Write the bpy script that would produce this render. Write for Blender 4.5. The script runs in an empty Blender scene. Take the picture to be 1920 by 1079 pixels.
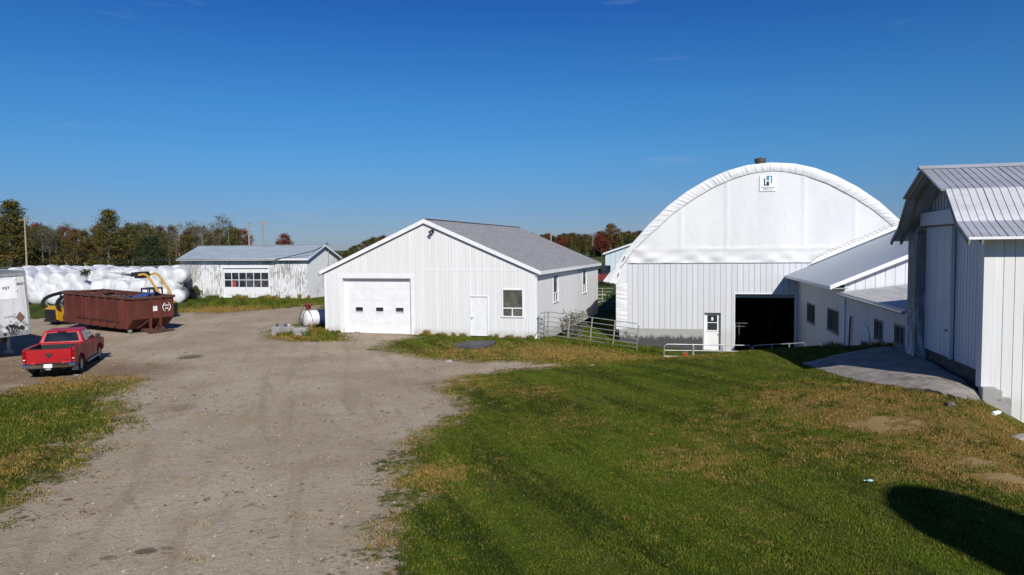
import bpy, bmesh, math, random
import numpy as np
from mathutils import Vector, Matrix
R = math.radians
SC = bpy.context.scene
COL = SC.collection
rnd = random.Random(7)

# ------------------------------------------------------------------ camera, sky, sun, exposure
CAM_Z, PITCH, ROLL, FPX = 4.565, 0.05564, 0.01037, 1326.74
cd = bpy.data.cameras.new('camera'); cam = bpy.data.objects.new('camera', cd); COL.objects.link(cam)
cd.sensor_width = 36.0; cd.lens = FPX / 1920 * 36.0; cd.clip_end = 6000; cd.clip_start = 0.1
fw = Vector((0, math.cos(PITCH), -math.sin(PITCH))); up = Vector((0, math.sin(PITCH), math.cos(PITCH))); rt = Vector((1, 0, 0))
rt2 = rt * math.cos(ROLL) - up * math.sin(ROLL); up2 = rt * math.sin(ROLL) + up * math.cos(ROLL)
m = Matrix.Identity(4)
for i in range(3):
    m[i][0], m[i][1], m[i][2] = rt2[i], up2[i], -fw[i]
m.translation = (0, 0, CAM_Z)
cam.matrix_world = m
SC.camera = cam
SUN_AZ, SUN_EL = R(164.5), R(35.0)          # compass bearing of the sun from +Y, clockwise
w = bpy.data.worlds.new('World'); SC.world = w; w.use_nodes = True
nt = w.node_tree; nt.nodes.clear()
out = nt.nodes.new('ShaderNodeOutputWorld'); bg = nt.nodes.new('ShaderNodeBackground'); sky = nt.nodes.new('ShaderNodeTexSky')
sky.sky_type = 'NISHITA'; sky.sun_disc = False; sky.sun_elevation = SUN_EL; sky.sun_rotation = SUN_AZ
sky.air_density = 1.0; sky.dust_density = 0.15; sky.ozone_density = 3.5; sky.altitude = 100
bg.inputs['Strength'].default_value = 0.085
# clear autumn air: the sky deepens to a strong blue with height
tcw = nt.nodes.new('ShaderNodeTexCoord'); sxw = nt.nodes.new('ShaderNodeSeparateXYZ'); nt.links.new(tcw.outputs['Generated'], sxw.inputs[0])
rw = nt.nodes.new('ShaderNodeValToRGB'); nt.links.new(sxw.outputs[2], rw.inputs[0]); el = rw.color_ramp.elements
SKYTINT = [(.0, (.36, .47, .78)), (.047, (.337, .49, .80)), (.125, (.285, .61, .93)), (.197, (.24, .63, 1.0)), (.268, (.175, .56, 1.0)), (.34, (.115, .44, 1.0)), (.6, (.20, .46, .92)), (1.0, (.25, .48, .9))]
el[0].position = 0; el[0].color = (*SKYTINT[0][1], 1); el[1].position = 1; el[1].color = (*SKYTINT[-1][1], 1)
for ps, cl in SKYTINT[1:-1]: e_ = el.new(ps); e_.color = (*cl, 1)
mw = nt.nodes.new('ShaderNodeMix'); mw.data_type = 'RGBA'; mw.blend_type = 'MULTIPLY'; mw.inputs['Factor'].default_value = 1
nt.links.new(sky.outputs[0], mw.inputs['A']); nt.links.new(rw.outputs[0], mw.inputs['B']); cn = nt.nodes.new('ShaderNodeTexNoise'); cm = nt.nodes.new('ShaderNodeMapping'); cm.inputs['Scale'].default_value = (2.2, 2.2, 13); cm.inputs['Location'].default_value = (.3, .1, .4)
nt.links.new(tcw.outputs['Generated'], cm.inputs[0]); nt.links.new(cm.outputs[0], cn.inputs['Vector']); cn.inputs['Scale'].default_value = 2.4; cn.inputs['Detail'].default_value = 7; cn.inputs['Roughness'].default_value = .62
cr_ = nt.nodes.new('ShaderNodeMapRange'); nt.links.new(cn.outputs['Fac'], cr_.inputs[0]); cr_.inputs[1].default_value = .635; cr_.inputs[2].default_value = .9; cr_.inputs[4].default_value = .16
cx_ = nt.nodes.new('ShaderNodeMix'); cx_.data_type = 'RGBA'; nt.links.new(cr_.outputs[0], cx_.inputs['Factor']); nt.links.new(mw.outputs['Result'], cx_.inputs['A']); cx_.inputs['B'].default_value = (8, 8.6, 9.2, 1)
nt.links.new(cx_.outputs['Result'], bg.inputs[0]); nt.links.new(bg.outputs[0], out.inputs[0])
ld = bpy.data.lights.new('sun', 'SUN'); ld.energy = 5.0; ld.angle = R(0.5); ld.color = (1.0, 0.95, 0.87)
sun = bpy.data.objects.new('sun', ld); COL.objects.link(sun)
sd = Vector((math.sin(SUN_AZ) * math.cos(SUN_EL), math.cos(SUN_AZ) * math.cos(SUN_EL), math.sin(SUN_EL)))
sun.rotation_euler = sd.to_track_quat('Z', 'Y').to_euler()
SC.view_settings.view_transform = 'Standard'; SC.view_settings.look = 'None'; SC.view_settings.exposure = 0.0; SC.view_settings.gamma = 1.0

# ------------------------------------------------------------------ node materials
class NT:
    def __init__(s, name):
        s.m = bpy.data.materials.new(name); s.m.use_nodes = True; s.t = s.m.node_tree; s.t.nodes.clear()
        s.out = s.n('ShaderNodeOutputMaterial'); s.b = s.n('ShaderNodeBsdfPrincipled'); s.l(s.b.outputs[0], s.out.inputs[0])
        s.tc = s.n('ShaderNodeTexCoord'); s.obj = s.tc.outputs['Object']; s.geo = s.n('ShaderNodeNewGeometry'); s.pos = s.geo.outputs['Position']
    def n(s, t, **k):
        x = s.t.nodes.new(t)
        for a, b in k.items(): setattr(x, a, b)
        return x
    def l(s, a, b): s.t.links.new(a, b)
    def put(s, v, sock):
        if hasattr(v, 'is_linked') or isinstance(v, bpy.types.NodeSocket): s.l(v, sock)
        else:
            if isinstance(v, (tuple, list)) and len(v) == 3 and sock.type == 'RGBA': v = (*v, 1)
            sock.default_value = v
    def noise(s, vec, scale, detail=4, rough=.6, stretch=None, dist=0):
        if stretch:
            mp = s.n('ShaderNodeMapping'); s.l(vec, mp.inputs[0]); mp.inputs['Scale'].default_value = stretch; vec = mp.outputs[0]
        x = s.n('ShaderNodeTexNoise'); s.l(vec, x.inputs['Vector']); x.inputs['Scale'].default_value = scale
        x.inputs['Detail'].default_value = detail; x.inputs['Roughness'].default_value = rough; x.inputs['Distortion'].default_value = dist
        return x.outputs['Fac']
    def math(s, op, a, b=0, c=None, clamp=False):
        x = s.n('ShaderNodeMath', operation=op, use_clamp=clamp); s.put(a, x.inputs[0]); s.put(b, x.inputs[1])
        if c is not None: s.put(c, x.inputs[2])
        return x.outputs[0]
    def ramp(s, f, lo, hi, a=0.0, b=1.0):
        x = s.n('ShaderNodeMapRange', interpolation_type='SMOOTHSTEP'); s.put(f, x.inputs[0])
        for i, v in enumerate((lo, hi, a, b)): x.inputs[i + 1].default_value = v
        return x.outputs[0]
    def mix(s, f, a, b, mode='MIX'):
        x = s.n('ShaderNodeMix', data_type='RGBA', blend_type=mode); s.put(f, x.inputs['Factor']); s.put(a, x.inputs['A']); s.put(b, x.inputs['B'])
        return x.outputs['Result']
    def attr(s, name):
        x = s.n('ShaderNodeAttribute', attribute_name=name); return x.outputs['Fac']
    def bump(s, h, strength=.5, dist=.02):
        x = s.n('ShaderNodeBump'); x.inputs['Strength'].default_value = strength; x.inputs['Distance'].default_value = dist; s.l(h, x.inputs['Height'])
        s.l(x.outputs[0], s.b.inputs['Normal'])
    def fin(s, col, rough=.6, metal=0.0, spec=.4):
        s.put(col, s.b.inputs['Base Color']); s.put(rough, s.b.inputs['Roughness']); s.put(metal, s.b.inputs['Metallic'])
        s.b.inputs['Specular IOR Level'].default_value = spec
        return s.m

def simple(name, col, rough=.6, metal=0.0, var=.12, scale=3.0, bump=0.0, bscale=20.0, spec=.4, dirt=None, dirt_amt=.5):
    N = NT(name)
    f = N.noise(N.obj, scale, 5, .65)
    c = N.mix(N.ramp(f, .3, .7), tuple(v * (1 - var) for v in col), tuple(min(1, v * (1 + var)) for v in col))
    if dirt: c = N.mix(N.math('MULTIPLY', N.ramp(N.noise(N.obj, scale * .7 + .7, 6, .7), .5, .72), dirt_amt), c, dirt)
    if bump: N.bump(N.noise(N.obj, bscale, 3), bump, .01)
    return N.fin(c, rough, metal, spec)

def paint_white(name, col=(.72, .73, .74), streak=.12, dirt=(.38, .35, .29), dirt_z=None, dirt_amt=.6, board=None):
    """white sheet cladding: faint vertical streaks, splash dirt low down"""
    N = NT(name)
    st = N.noise(N.obj, 2.2, 5, .7, (2.5, 2.5, .12))
    c = N.mix(N.ramp(st, .35, .75), tuple(v * (1 + streak * .3) for v in col), tuple(v * (1 - streak) for v in col))
    bl = N.noise(N.obj, .6, 4, .6)
    c = N.mix(N.math('MULTIPLY', N.ramp(bl, .45, .75), .25), c, (col[0] * .86, col[1] * .85, col[2] * .82))
    if board:
        sb_ = N.n('ShaderNodeSeparateXYZ'); N.l(N.obj, sb_.inputs[0]); fl = N.math('FLOOR', N.math('DIVIDE', N.math('ADD', sb_.outputs[0], sb_.outputs[1]), board))
        wn = N.n('ShaderNodeTexWhiteNoise', noise_dimensions='1D'); N.l(fl, wn.inputs['W']); c = N.mix(N.math('MULTIPLY', wn.outputs['Value'], .8), c, (col[0] * .90, col[1] * .90, col[2] * .895))
        st2 = N.noise(N.obj, 6, 6, .75, (3, 3, .1)); c = N.mix(N.math('MULTIPLY', N.ramp(st2, .58, .74), .35), c, (.42, .39, .34))
    if dirt_z is not None:
        sx = N.n('ShaderNodeSeparateXYZ'); N.l(N.obj, sx.inputs[0])
        zz = N.math('ADD', sx.outputs[2], N.math('MULTIPLY', N.noise(N.obj, 2.5, 4, .7), .5))
        c = N.mix(N.math('MULTIPLY', N.ramp(zz, dirt_z + .75, dirt_z + .2), dirt_amt), c, dirt)
    N.bump(N.noise(N.obj, 5, 3, .5), .12, .02)
    return N.fin(c, .55, 0, .35)

def peeling(name, lo=.46, hi=.56, white=(.72, .73, .74), wood=(.30, .29, .28)):
    N = NT(name)
    f = N.noise(N.obj, 4.5, 8, .78, (1.6, 1.6, .33)); g = N.noise(N.obj, .45, 3, .6)
    k = N.math('ADD', f, N.math('MULTIPLY', N.math('SUBTRACT', g, .5), .5))
    p = N.ramp(k, lo, hi)
    wd = N.mix(N.noise(N.obj, 9, 5, .7, (3, 3, .2)), tuple(v * .7 for v in wood), tuple(v * 1.35 for v in wood))
    c = N.mix(p, white, wd)
    N.bump(N.math('SUBTRACT', 1, p), .25, .01)
    return N.fin(c, .75, 0, .25)

def roofmetal(name, col, rough=.45, var=.15, metal=.35, seam=None):
    N = NT(name)
    f = N.noise(N.obj, 1.1, 6, .7, (.5, 2.2, 1)); g = N.noise(N.obj, 9, 4, .7)
    c = N.mix(N.ramp(f, .3, .7), tuple(v * (1 - var) for v in col), tuple(v * (1 + var) for v in col))
    c = N.mix(N.math('MULTIPLY', N.ramp(g, .5, .8), .35), c, tuple(v * .7 for v in col))
    N.bump(f, .06, .02)
    return N.fin(c, rough, metal, .4)

def shingles(name, col, course=.14, vert=.32, var=.25):
    N = NT(name)
    b = N.n('ShaderNodeTexBrick'); mp = N.n('ShaderNodeMapping'); N.l(N.tc.outputs['UV'], mp.inputs[0]); N.l(mp.outputs[0], b.inputs['Vector'])
    b.inputs['Scale'].default_value = 1; b.inputs['Brick Width'].default_value = vert; b.inputs['Row Height'].default_value = course; b.inputs['Mortar Size'].default_value = .012
    b.inputs['Color1'].default_value = (*[v * (1 - var) for v in col], 1); b.inputs['Color2'].default_value = (*[v * (1 + var) for v in col], 1)
    b.inputs['Mortar'].default_value = (*[v * .66 for v in col], 1)
    st = N.noise(N.tc.outputs['UV'], 1.2, 6, .7, (.25, 2.4, 1))
    c = N.mix(N.math('MULTIPLY', N.ramp(st, .4, .75), .4), b.outputs['Color'], tuple(v * 1.3 for v in col))
    c = N.mix(N.math('MULTIPLY', N.ramp(N.noise(N.obj, 25, 3, .7), .35, .7), .25), c, tuple(v * .6 for v in col))
    N.bump(b.outputs['Fac'], -.4, .01)
    return N.fin(c, .85, 0, .2)

MT = {}
MT['clad'] = paint_white('workshop_cladding', (.75, .755, .75), .10, dirt_z=-.05, dirt_amt=.75, board=.19)
MT['clad_dome'] = paint_white('dome_cladding', (.62, .635, .665), .08, dirt_z=-.9, dirt_amt=.3, board=.337)
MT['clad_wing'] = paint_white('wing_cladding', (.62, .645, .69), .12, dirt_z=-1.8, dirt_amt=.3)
MT['groove_soft'] = simple('soft_cladding_seam', (.52, .53, .54), .7)
MT['groove'] = simple('cladding_seam', (.30, .31, .33), .8)
MT['trim'] = simple('white_trim', (.76, .77, .78), .5, var=.05)
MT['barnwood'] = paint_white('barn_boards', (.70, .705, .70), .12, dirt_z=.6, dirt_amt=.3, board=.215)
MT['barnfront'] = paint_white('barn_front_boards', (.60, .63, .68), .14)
MT['peel'] = peeling('peeling_paint', .465, .555)
MT['peel_side'] = peeling('lightly_peeling_paint', .56, .66, (.76, .77, .77))
MT['peel_heavy'] = peeling('weathered_post_paint', .36, .52, (.55, .57, .6), (.2, .19, .19))
MT['peel_light'] = peeling('flaking_door_paint', .6, .68)
MT['shingle'] = shingles('grey_shingle_roof', (.285, .287, .297), var=.16)
MT['shingle_old'] = shingles('weathered_roof_boards', (.50, .50, .50), .12, 1.3, .2)
MT['roof_blue'] = roofmetal('blue_grey_metal_roof', (.37, .425, .485), .5, .06, .15)
MT['roof_pale'] = roofmetal('pale_metal_roof', (.36, .42, .47), .45, .12, .2)
MT['roof_barn'] = roofmetal('barn_sheet_roof', (.66, .67, .69), .60, .12, .85)
MT['white_metal'] = simple('white_metal', (.75, .76, .77), .4, var=.05)
MT['galv'] = simple('galvanised_tube', (.40, .425, .41), .42, .55, .18, 6)
MT['galv_rust'] = simple('rusty_post', (.34, .30, .23), .7, .2, .3, 8)
MT['concrete'] = simple('concrete', (.31, .305, .295), .9, 0, .16, 2.2, .5, 14, .2, (.12, .12, .12), .35)
def stained_plinth():
    N = NT('stained_plinth'); sx = N.n('ShaderNodeSeparateXYZ'); N.l(N.obj, sx.inputs[0])
    c = N.mix(N.noise(N.obj, 1.8, 5, .65), (.30, .30, .295), (.40, .40, .39))
    e = N.math('ADD', sx.outputs[2], N.math('MULTIPLY', N.math('SUBTRACT', N.noise(N.obj, 3.2, 6, .75, (1.5, 1, .5)), .5), 1.1))
    c = N.mix(N.math('MULTIPLY', N.ramp(e, -1.0, -1.28), .9), c, (.045, .045, .05)); N.bump(N.noise(N.obj, 14, 3), .4, .01)
    return N.fin(c, .9, 0, .2)
MT['plinth'] = stained_plinth()
MT['concrete_dirty'] = simple('stained_concrete', (.27, .265, .255), .9, 0, .2, 2.2, .5, 14, .2, (.05, .05, .055), .8)
MT['dark'] = simple('dark_void', (.012, .012, .014), .9, var=.3)
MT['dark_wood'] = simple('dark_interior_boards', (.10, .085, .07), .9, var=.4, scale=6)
MT['black'] = simple('black_plastic', (.02, .02, .022), .5, var=.2)
MT['rubber'] = simple('tyre_rubber', (.028, .027, .026), .85, var=.3, scale=9, bump=.3)
MT['fascia_dark'] = simple('soffit_grey', (.33, .35, .38), .7, var=.1)
MT['wood_grey'] = simple('grey_weathered_wood', (.30, .27, .23), .9, 0, .25, 5, .4, 20)
MT['pole_wood'] = simple('utility_pole_wood', (.31, .265, .21), .9, 0, .2, 4, .3)
MT['cable'] = simple('cable_black', (.03, .03, .03), .6)

def glass(name, col=(.012, .016, .022), rough=.06, var=.4):
    N = NT(name)
    f = N.noise(N.obj, 1.4, 4, .6)
    c = N.mix(N.ramp(f, .35, .7), col, tuple(v * 3.0 for v in col))
    N.bump(N.noise(N.obj, 1.1, 2), .03, .05)
    N.b.inputs['IOR'].default_value = 2.1
    return N.fin(c, rough, 0, .5)
MT['glass'] = glass('window_glass')
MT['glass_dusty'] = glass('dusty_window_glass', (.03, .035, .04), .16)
MT['glass_pale'] = glass('painted_reflection_glass', (.05, .055, .045), .10)  # paler base colour stands in for the reflection in the workshop's front window

def fabric(name, wr=.4):
    N = NT(name)
    f = N.noise(N.obj, .55, 4, .55, (1, 1, .35)); g = N.noise(N.obj, 2.2, 4, .6, (1.2, 1, .8), .6)
    c = N.mix(N.ramp(f, .35, .7), (.70, .705, .705), (.63, .64, .65))
    N.bump(N.math('ADD', N.math('MULTIPLY', g, .6), f), wr, .08)
    N.b.inputs['Subsurface Weight'].default_value = 0
    return N.fin(c, .5, 0, .4)
MT['fabric'] = fabric('white_dome_fabric')
MT['fabric_roof'] = fabric('white_roof_fabric', .2)

# ------------------------------------------------------------------ mesh builder
class MB:
    def __init__(s): s.v = []; s.f = []; s.mi = []; s.cur = 0; s.map = None; s.uv = {}
    def P(s, *p):
        s.v.append(s.map(*p) if s.map else tuple(p)); return len(s.v) - 1
    def face(s, pts, uv=None):
        ids = [s.P(*p) for p in pts]; s.f.append(ids); s.mi.append(s.cur)
        if uv: s.uv[len(s.f) - 1] = uv
    def faceids(s, ids): s.f.append(list(ids)); s.mi.append(s.cur)
    def box(s, x0, x1, y0, y1, z0, z1):
        c = [s.P(x, y, z) for x in (x0, x1) for y in (y0, y1) for z in (z0, z1)]
        for q in ((0, 1, 3, 2), (4, 6, 7, 5), (0, 4, 5, 1), (2, 3, 7, 6), (0, 2, 6, 4), (1, 5, 7, 3)): s.faceids([c[i] for i in q])
    def bar(s, a, b, w, h, upv=(0, 0, 1)):
        a, b = Vector(a), Vector(b); d = (b - a).normalized(); u = Vector(upv)
        if abs(d.dot(u)) > .95: u = Vector((1, 0, 0))
        r = d.cross(u).normalized(); u = r.cross(d)
        c = [s.P(*(p + r * (i * w / 2) + u * (j * h / 2))) for p in (a, b) for i, j in ((-1, -1), (1, -1), (1, 1), (-1, 1))]
        s.faceids(c[3::-1]); s.faceids(c[4:])
        for i in range(4): s.faceids([c[i], c[(i + 1) % 4], c[4 + (i + 1) % 4], c[4 + i]])
    def tube(s, path, r, n=8, cap=True, closed=False):
        path = [Vector(p) for p in path]; rs = r if isinstance(r, (list, tuple)) else [r] * len(path)
        rings = []; u = None; L = len(path)
        for i, p in enumerate(path):
            if closed: d = (path[(i + 1) % L] - path[i - 1])
            else: d = path[min(i + 1, L - 1)] - path[max(i - 1, 0)]
            d.normalize()
            if u is None: u = Vector((0, 0, 1)) if abs(d.z) < .9 else Vector((1, 0, 0))
            u = (u - d * u.dot(d))
            if u.length < 1e-5: u = d.orthogonal()
            u.normalize(); v = d.cross(u)
            rings.append([s.P(*(p + (u * math.cos(2 * math.pi * k / n) + v * math.sin(2 * math.pi * k / n)) * rs[i])) for k in range(n)])
        m = L if closed else L - 1
        for i in range(m):
            a, b = rings[i], rings[(i + 1) % L]
            for k in range(n): s.faceids([a[k], a[(k + 1) % n], b[(k + 1) % n], b[k]])
        if cap and not closed: s.faceids(rings[0][::-1]); s.faceids(rings[-1])
    def prism(s, poly, a, b, axis='x'):
        """extrude a 2D polygon between a and b along axis; poly coordinates are the other two axes in order"""
        f = {'x': lambda t, p: (t, p[0], p[1]), 'y': lambda t, p: (p[0], t, p[1]), 'z': lambda t, p: (p[0], p[1], t)}[axis]
        A = [s.P(*f(a, p)) for p in poly]; B = [s.P(*f(b, p)) for p in poly]; n = len(poly)
        s.faceids(A[::-1]); s.faceids(B)
        for i in range(n): s.faceids([A[i], A[(i + 1) % n], B[(i + 1) % n], B[i]])
    def lathe(s, prof, n=24, axis='z', c=(0, 0, 0)):
        """prof: (radius, height) list"""
        rings = []
        for r, h in prof:
            ring = []
            for k in range(n):
                a = 2 * math.pi * k / n; x, y = r * math.cos(a), r * math.sin(a)
                p = {'z': (x, y, h), 'y': (x, h, y), 'x': (h, x, y)}[axis]
                ring.append(s.P(p[0] + c[0], p[1] + c[1], p[2] + c[2]))
            rings.append(ring)
        for a, b in zip(rings, rings[1:]):
            for k in range(n): s.faceids([a[k], a[(k + 1) % n], b[(k + 1) % n], b[k]])
        s.faceids(rings[0][::-1]); s.faceids(rings[-1])
    def grid(s, fn, us, vs):
        ids = [[s.P(*fn(u, v)) for v in vs] for u in us]
        for i in range(len(us) - 1):
            for j in range(len(vs) - 1): s.faceids([ids[i][j], ids[i + 1][j], ids[i + 1][j + 1], ids[i][j + 1]])
    def build(s, name, mats, parent=None, smooth=None, bevel=0, label=None, weld=False):
        me = bpy.data.meshes.new(name); me.from_pydata(s.v, [], s.f)
        if not isinstance(mats, (list, tuple)): mats = [mats]
        for x in mats: me.materials.append(MT[x] if isinstance(x, str) else x)
        me.polygons.foreach_set('material_index', s.mi)
        if s.uv:
            ul = me.uv_layers.new(name='UVMap')
            for fi, uv in s.uv.items():
                for li, c in zip(me.polygons[fi].loop_indices, uv): ul.data[li].uv = c
        bm = bmesh.new(); bm.from_mesh(me)
        if weld: bmesh.ops.remove_doubles(bm, verts=bm.verts, dist=1e-4)
        bmesh.ops.recalc_face_normals(bm, faces=bm.faces); bm.to_mesh(me); bm.free()
        if smooth is not None:
            me.polygons.foreach_set('use_smooth', [True] * len(me.polygons)); me.set_sharp_from_angle(angle=R(smooth))
        me.update()
        o = bpy.data.objects.new(name, me); COL.objects.link(o)
        if parent: o.parent = parent
        if bevel:
            b = o.modifiers.new('bevel', 'BEVEL'); b.width = bevel; b.segments = 2; b.limit_method = 'ANGLE'; b.angle_limit = R(40)
        if label: o['label'] = label
        return o

def tag(o, label=None, cat=None, group=None, kind=None):
    if label: o['label'] = label
    if cat: o['category'] = cat
    if group: o['group'] = group
    if kind: o['kind'] = kind
    return o
def thing(name, loc, az=0.0, label=None, cat=None, group=None, tilt=(0, 0)):
    """an Empty at the thing's base; az is a compass turn (clockwise from above)"""
    o = bpy.data.objects.new(name, None); COL.objects.link(o); o.empty_display_size = .3
    o.location = loc; o.rotation_euler = (tilt[0], tilt[1], -az)
    return tag(o, label, cat, group)
def dup(root, loc, az, label=None, group=None, scale=None):
    r = root.copy(); COL.objects.link(r); r.location = loc; r.rotation_euler = (0, 0, -az)
    if scale: r.scale = scale
    if label: r['label'] = label
    if group: r['group'] = group
    for ch in list(root.children):
        c = ch.copy(); COL.objects.link(c); c.parent = r
        for g in list(ch.children):
            d = g.copy(); COL.objects.link(d); d.parent = c
    return r
def W(o_loc, az, x, y, z=0.0):
    """local building coordinates to world"""
    return (o_loc[0] + x * math.cos(az) + y * math.sin(az), o_loc[1] - x * math.sin(az) + y * math.cos(az), z)

def front(y0=0.0): return lambda u, d, z: (u, y0 + d, z)            # wall seen from -y
def side_r(x0=0.0): return lambda u, d, z: (x0 - d, u, z)           # wall on the +x side
def side_l(x0=0.0): return lambda u, d, z: (x0 + d, u, z)           # wall on the -x side
def back(y0=0.0): return lambda u, d, z: (u, y0 - d, z)

def siding(mb, mp, u0, u1, zb, zt, holes=(), pitch=.3, gw=.02, gd=.012, kinks=(), raised=False, jit=0.0, gmat=1):
    """vertical boards with a real groove (or batten) between each; zb, zt: numbers or functions of u"""
    mb.map = mp
    fb = zb if callable(zb) else (lambda u: zb); ft = zt if callable(zt) else (lambda u: zt)
    rr = random.Random(int((u0 + u1) * 97))
    seams = []; u = u0 + pitch
    while u < u1 - gw * 2: seams.append(u + rr.uniform(-jit, jit)); u += pitch
    cuts = {u0, u1}; gr = []
    for s_ in seams: gr.append((s_ - gw / 2, s_ + gw / 2)); cuts.update(gr[-1])
    for h in holes: cuts.update((h[0], h[1]))
    cuts.update(kinks)
    cuts = sorted(c for c in cuts if u0 <= c <= u1)
    sgn = -1 if raised else 1
    def spans(um):
        hs = sorted((h[2], h[3]) for h in holes if h[0] < um < h[1])
        return hs
    prev = None
    for a, b in zip(cuts, cuts[1:]):
        if b - a < 1e-5: continue
        um = (a + b) / 2; isg = any(g[0] - 1e-6 < um < g[1] + 1e-6 for g in gr); d = gd * sgn if isg else 0.0
        mb.cur = gmat if isg else 0
        hs = spans(um); lo = None
        segs = []; za, zb_ = fb(a), fb(b)
        for h in hs:
            if h[2 - 2] > min(za, zb_) + 1e-4: segs.append((za, zb_, h[0], h[0]))
            za = zb_ = h[1]
        segs.append((za, zb_, ft(a), ft(b)))
        for s0a, s0b, s1a, s1b in segs:
            mb.face([(a, d, s0a), (b, d, s0b), (b, d, s1b), (a, d, s1a)])
        if prev is not None and prev != d:
            for s0a, s0b, s1a, s1b in segs: mb.face([(a, prev, s0a), (a, d, s0a), (a, d, s1a), (a, prev, s1a)])
        prev = d
    mb.cur = 0; mb.map = None

def reveal(mb, mp, h, depth):
    """the four cheeks of an opening"""
    mb.map = mp; a, b, c, d = h
    mb.face([(a, 0, c), (a, depth, c), (a, depth, d), (a, 0, d)]); mb.face([(b, 0, c), (b, depth, c), (b, depth, d), (b, 0, d)])
    mb.face([(a, 0, d), (b, 0, d), (b, depth, d), (a, depth, d)]); mb.face([(a, 0, c), (b, 0, c), (b, depth, c), (a, depth, c)])
    mb.map = None

def window(parent, mp, h, fr=.07, mull_v=(), mull_h=(), depth=.06, name='window', fmat='trim', gmat='glass', sill=True, proud=.025, split_v=None, label=None):
    a, b, c, d = h; mb = MB(); mb.map = mp
    mb.box(a - fr, b + fr, -proud, depth, d, d + fr); mb.box(a - fr, b + fr, -proud - (.03 if sill else 0), depth, c - fr, c)
    mb.box(a - fr, a, -proud, depth, c, d); mb.box(b, b + fr, -proud, depth, c, d)
    for t in mull_h: mb.box(a, b, -.004, depth - .004, c + (d - c) * t - .028, c + (d - c) * t + .028)
    for t in mull_v: mb.box(a + (b - a) * t - .02, a + (b - a) * t + .02, .004, depth - .008, c, d)
    if split_v:                                   # vertical bars only below a height
        t, top = split_v; mb.box(a + (b - a) * t - .025, a + (b - a) * t + .025, .003, depth - .009, c, c + (d - c) * top - .03)
    o = mb.build(name, fmat, parent, label=label)
    g = MB(); g.map = mp; g.box(a + .002, b - .002, depth - .022, depth - .014, c + .002, d - .002); g.build('pane', gmat, o)
    return o

def roof_slab(mb, x0, x1, y0, z0, y1, z1, t=.06, along='x', uvs=True):
    """a sloped slab; 'along' is the ridge direction, (y0,z0)-(y1,z1) its slope line across it"""
    L = math.hypot(y1 - y0, z1 - z0); n = (-(z1 - z0) / L * t, (y1 - y0) / L * t)
    if n[1] < 0: n = (-n[0], -n[1])
    f = (lambda a, q, z: (a, q, z)) if along == 'x' else (lambda a, q, z: (q, a, z))
    top = [(x0, y0, z0), (x1, y0, z0), (x1, y1, z1), (x0, y1, z1)]
    T = [f(a, q, z) for a, q, z in top]; B = [f(a, q - n[0], z - n[1]) for a, q, z in top]
    mb.face(T, [(x0, 0), (x1, 0), (x1, L), (x0, L)])
    mb.face(B[::-1])
    for i in range(4): mb.face([T[i], B[i], B[(i + 1) % 4], T[(i + 1) % 4]])
# ------------------------------------------------------------------ terrain heights (x, y, z) and their interpolation
CTRL = [(-10.4,39.3,0),(-4.6,37.5,0),(1.25,35.8,-.03),(-5,55,0),(6.4,52.6,-.55),(6.1,34.5,-.48),(4,34.9,-.3),(3.5,37.5,-.45),
 (7.4,45.2,-1.72),(10,44.6,-1.85),(12.5,44,-1.98),(15.5,43.3,-1.98),(17.3,42.6,-1.95),(4.5,48,-.9),(25,60,-1.6),(9,60,-.8),(14,50,-1.9),
 (16.6,39.5,-1.45),(15.8,36,-.85),(14.9,32,-.05),(14.1,28.4,.5),(13.3,24.8,.98),(12.75,22.5,1.08),(12.2,20.2,1.1),(11.6,18,1.1),(11.3,17.0,1.05),
 (12,33,-.75),(9,34,-.95),(9.5,38,-1.35),(6.5,38.5,-.95),(8,29.5,-.2),(10.5,29.5,-.15),(12.5,29.5,-.05),
 (5.6,26.2,.4),(8,26,.67),(9.6,25.9,.82),(11.2,25.8,.92),(6,27.6,.2),(8,27.6,.2),(10,27.6,.25),(4.2,27.6,.02),
 (10.35,16.3,.98),(9.8,17.5,.88),(9.3,19.2,.74),(9.2,22.5,.62),(10.5,24.5,.78),(10.6,20,.92),(10.2,15.6,.78),(11,16.5,.75),(11.5,16.4,.52),
 (11.8,16.7,.36),(12.26,16.6,.06),(13.3,16.2,-.3),(15,15.7,-.5),(20,14.5,-.6),(12.5,13,-.3),(14,10,-.5),(11,13,.1),(9.5,14,.5),
 (2.4,27.5,0),(0,25,0),(-1.5,19,0),(-2.5,12,0),(-2,8,0),(1.5,21,.12),(3.5,22.5,.28),(5,24,.36),(7,22.5,.5),(7.5,19,.6),(4,17,.25),(7.8,15.5,.5),(1,14,.08),(4,11,.16),(6,11,.24),(7.5,12.3,.34),
 (9,9,.1),(3,8,.05),(-8,15,0),(-8,25,0),(-15,20,0),(-20,15,.05),(-12,30,0),(-17.5,28,0),(-24,30,.05),(-21,39,.02),(-27,42,.05),(-20,52,.1),
 (-14,50,.1),(-18,62,.3),(-31,65.5,.3),(-24,60.5,.28),(-20,58,.12),(-38,60,.1),(-45,75,.2),(-30,80,.4),(-8,62,.15),(-8,10,0),(-8,0,0),(10,0,.1),(-25,5,0),(20,0,-.4),
 (-60,110,.9),(-110,160,1.7),(-60,150,1.6),(-30,150,1.3),(10,160,-.4),(18,130,-.7),(10,90,-.6),(0,400,-.6),(100,400,-.8),(50,200,-.6),(-160,300,3),(-300,500,4),(300,500,-2),(0,1000,0),(60,60,-1.5),(60,20,-1),(-60,40,.2),(-60,0,0),(0,-60,0),(0,1500,0),(-1500,1500,4),(1500,1500,-2),(-1500,0,2),(1500,0,-1)]
_c=np.array(CTRL,float)
def _k(r): return r
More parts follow.
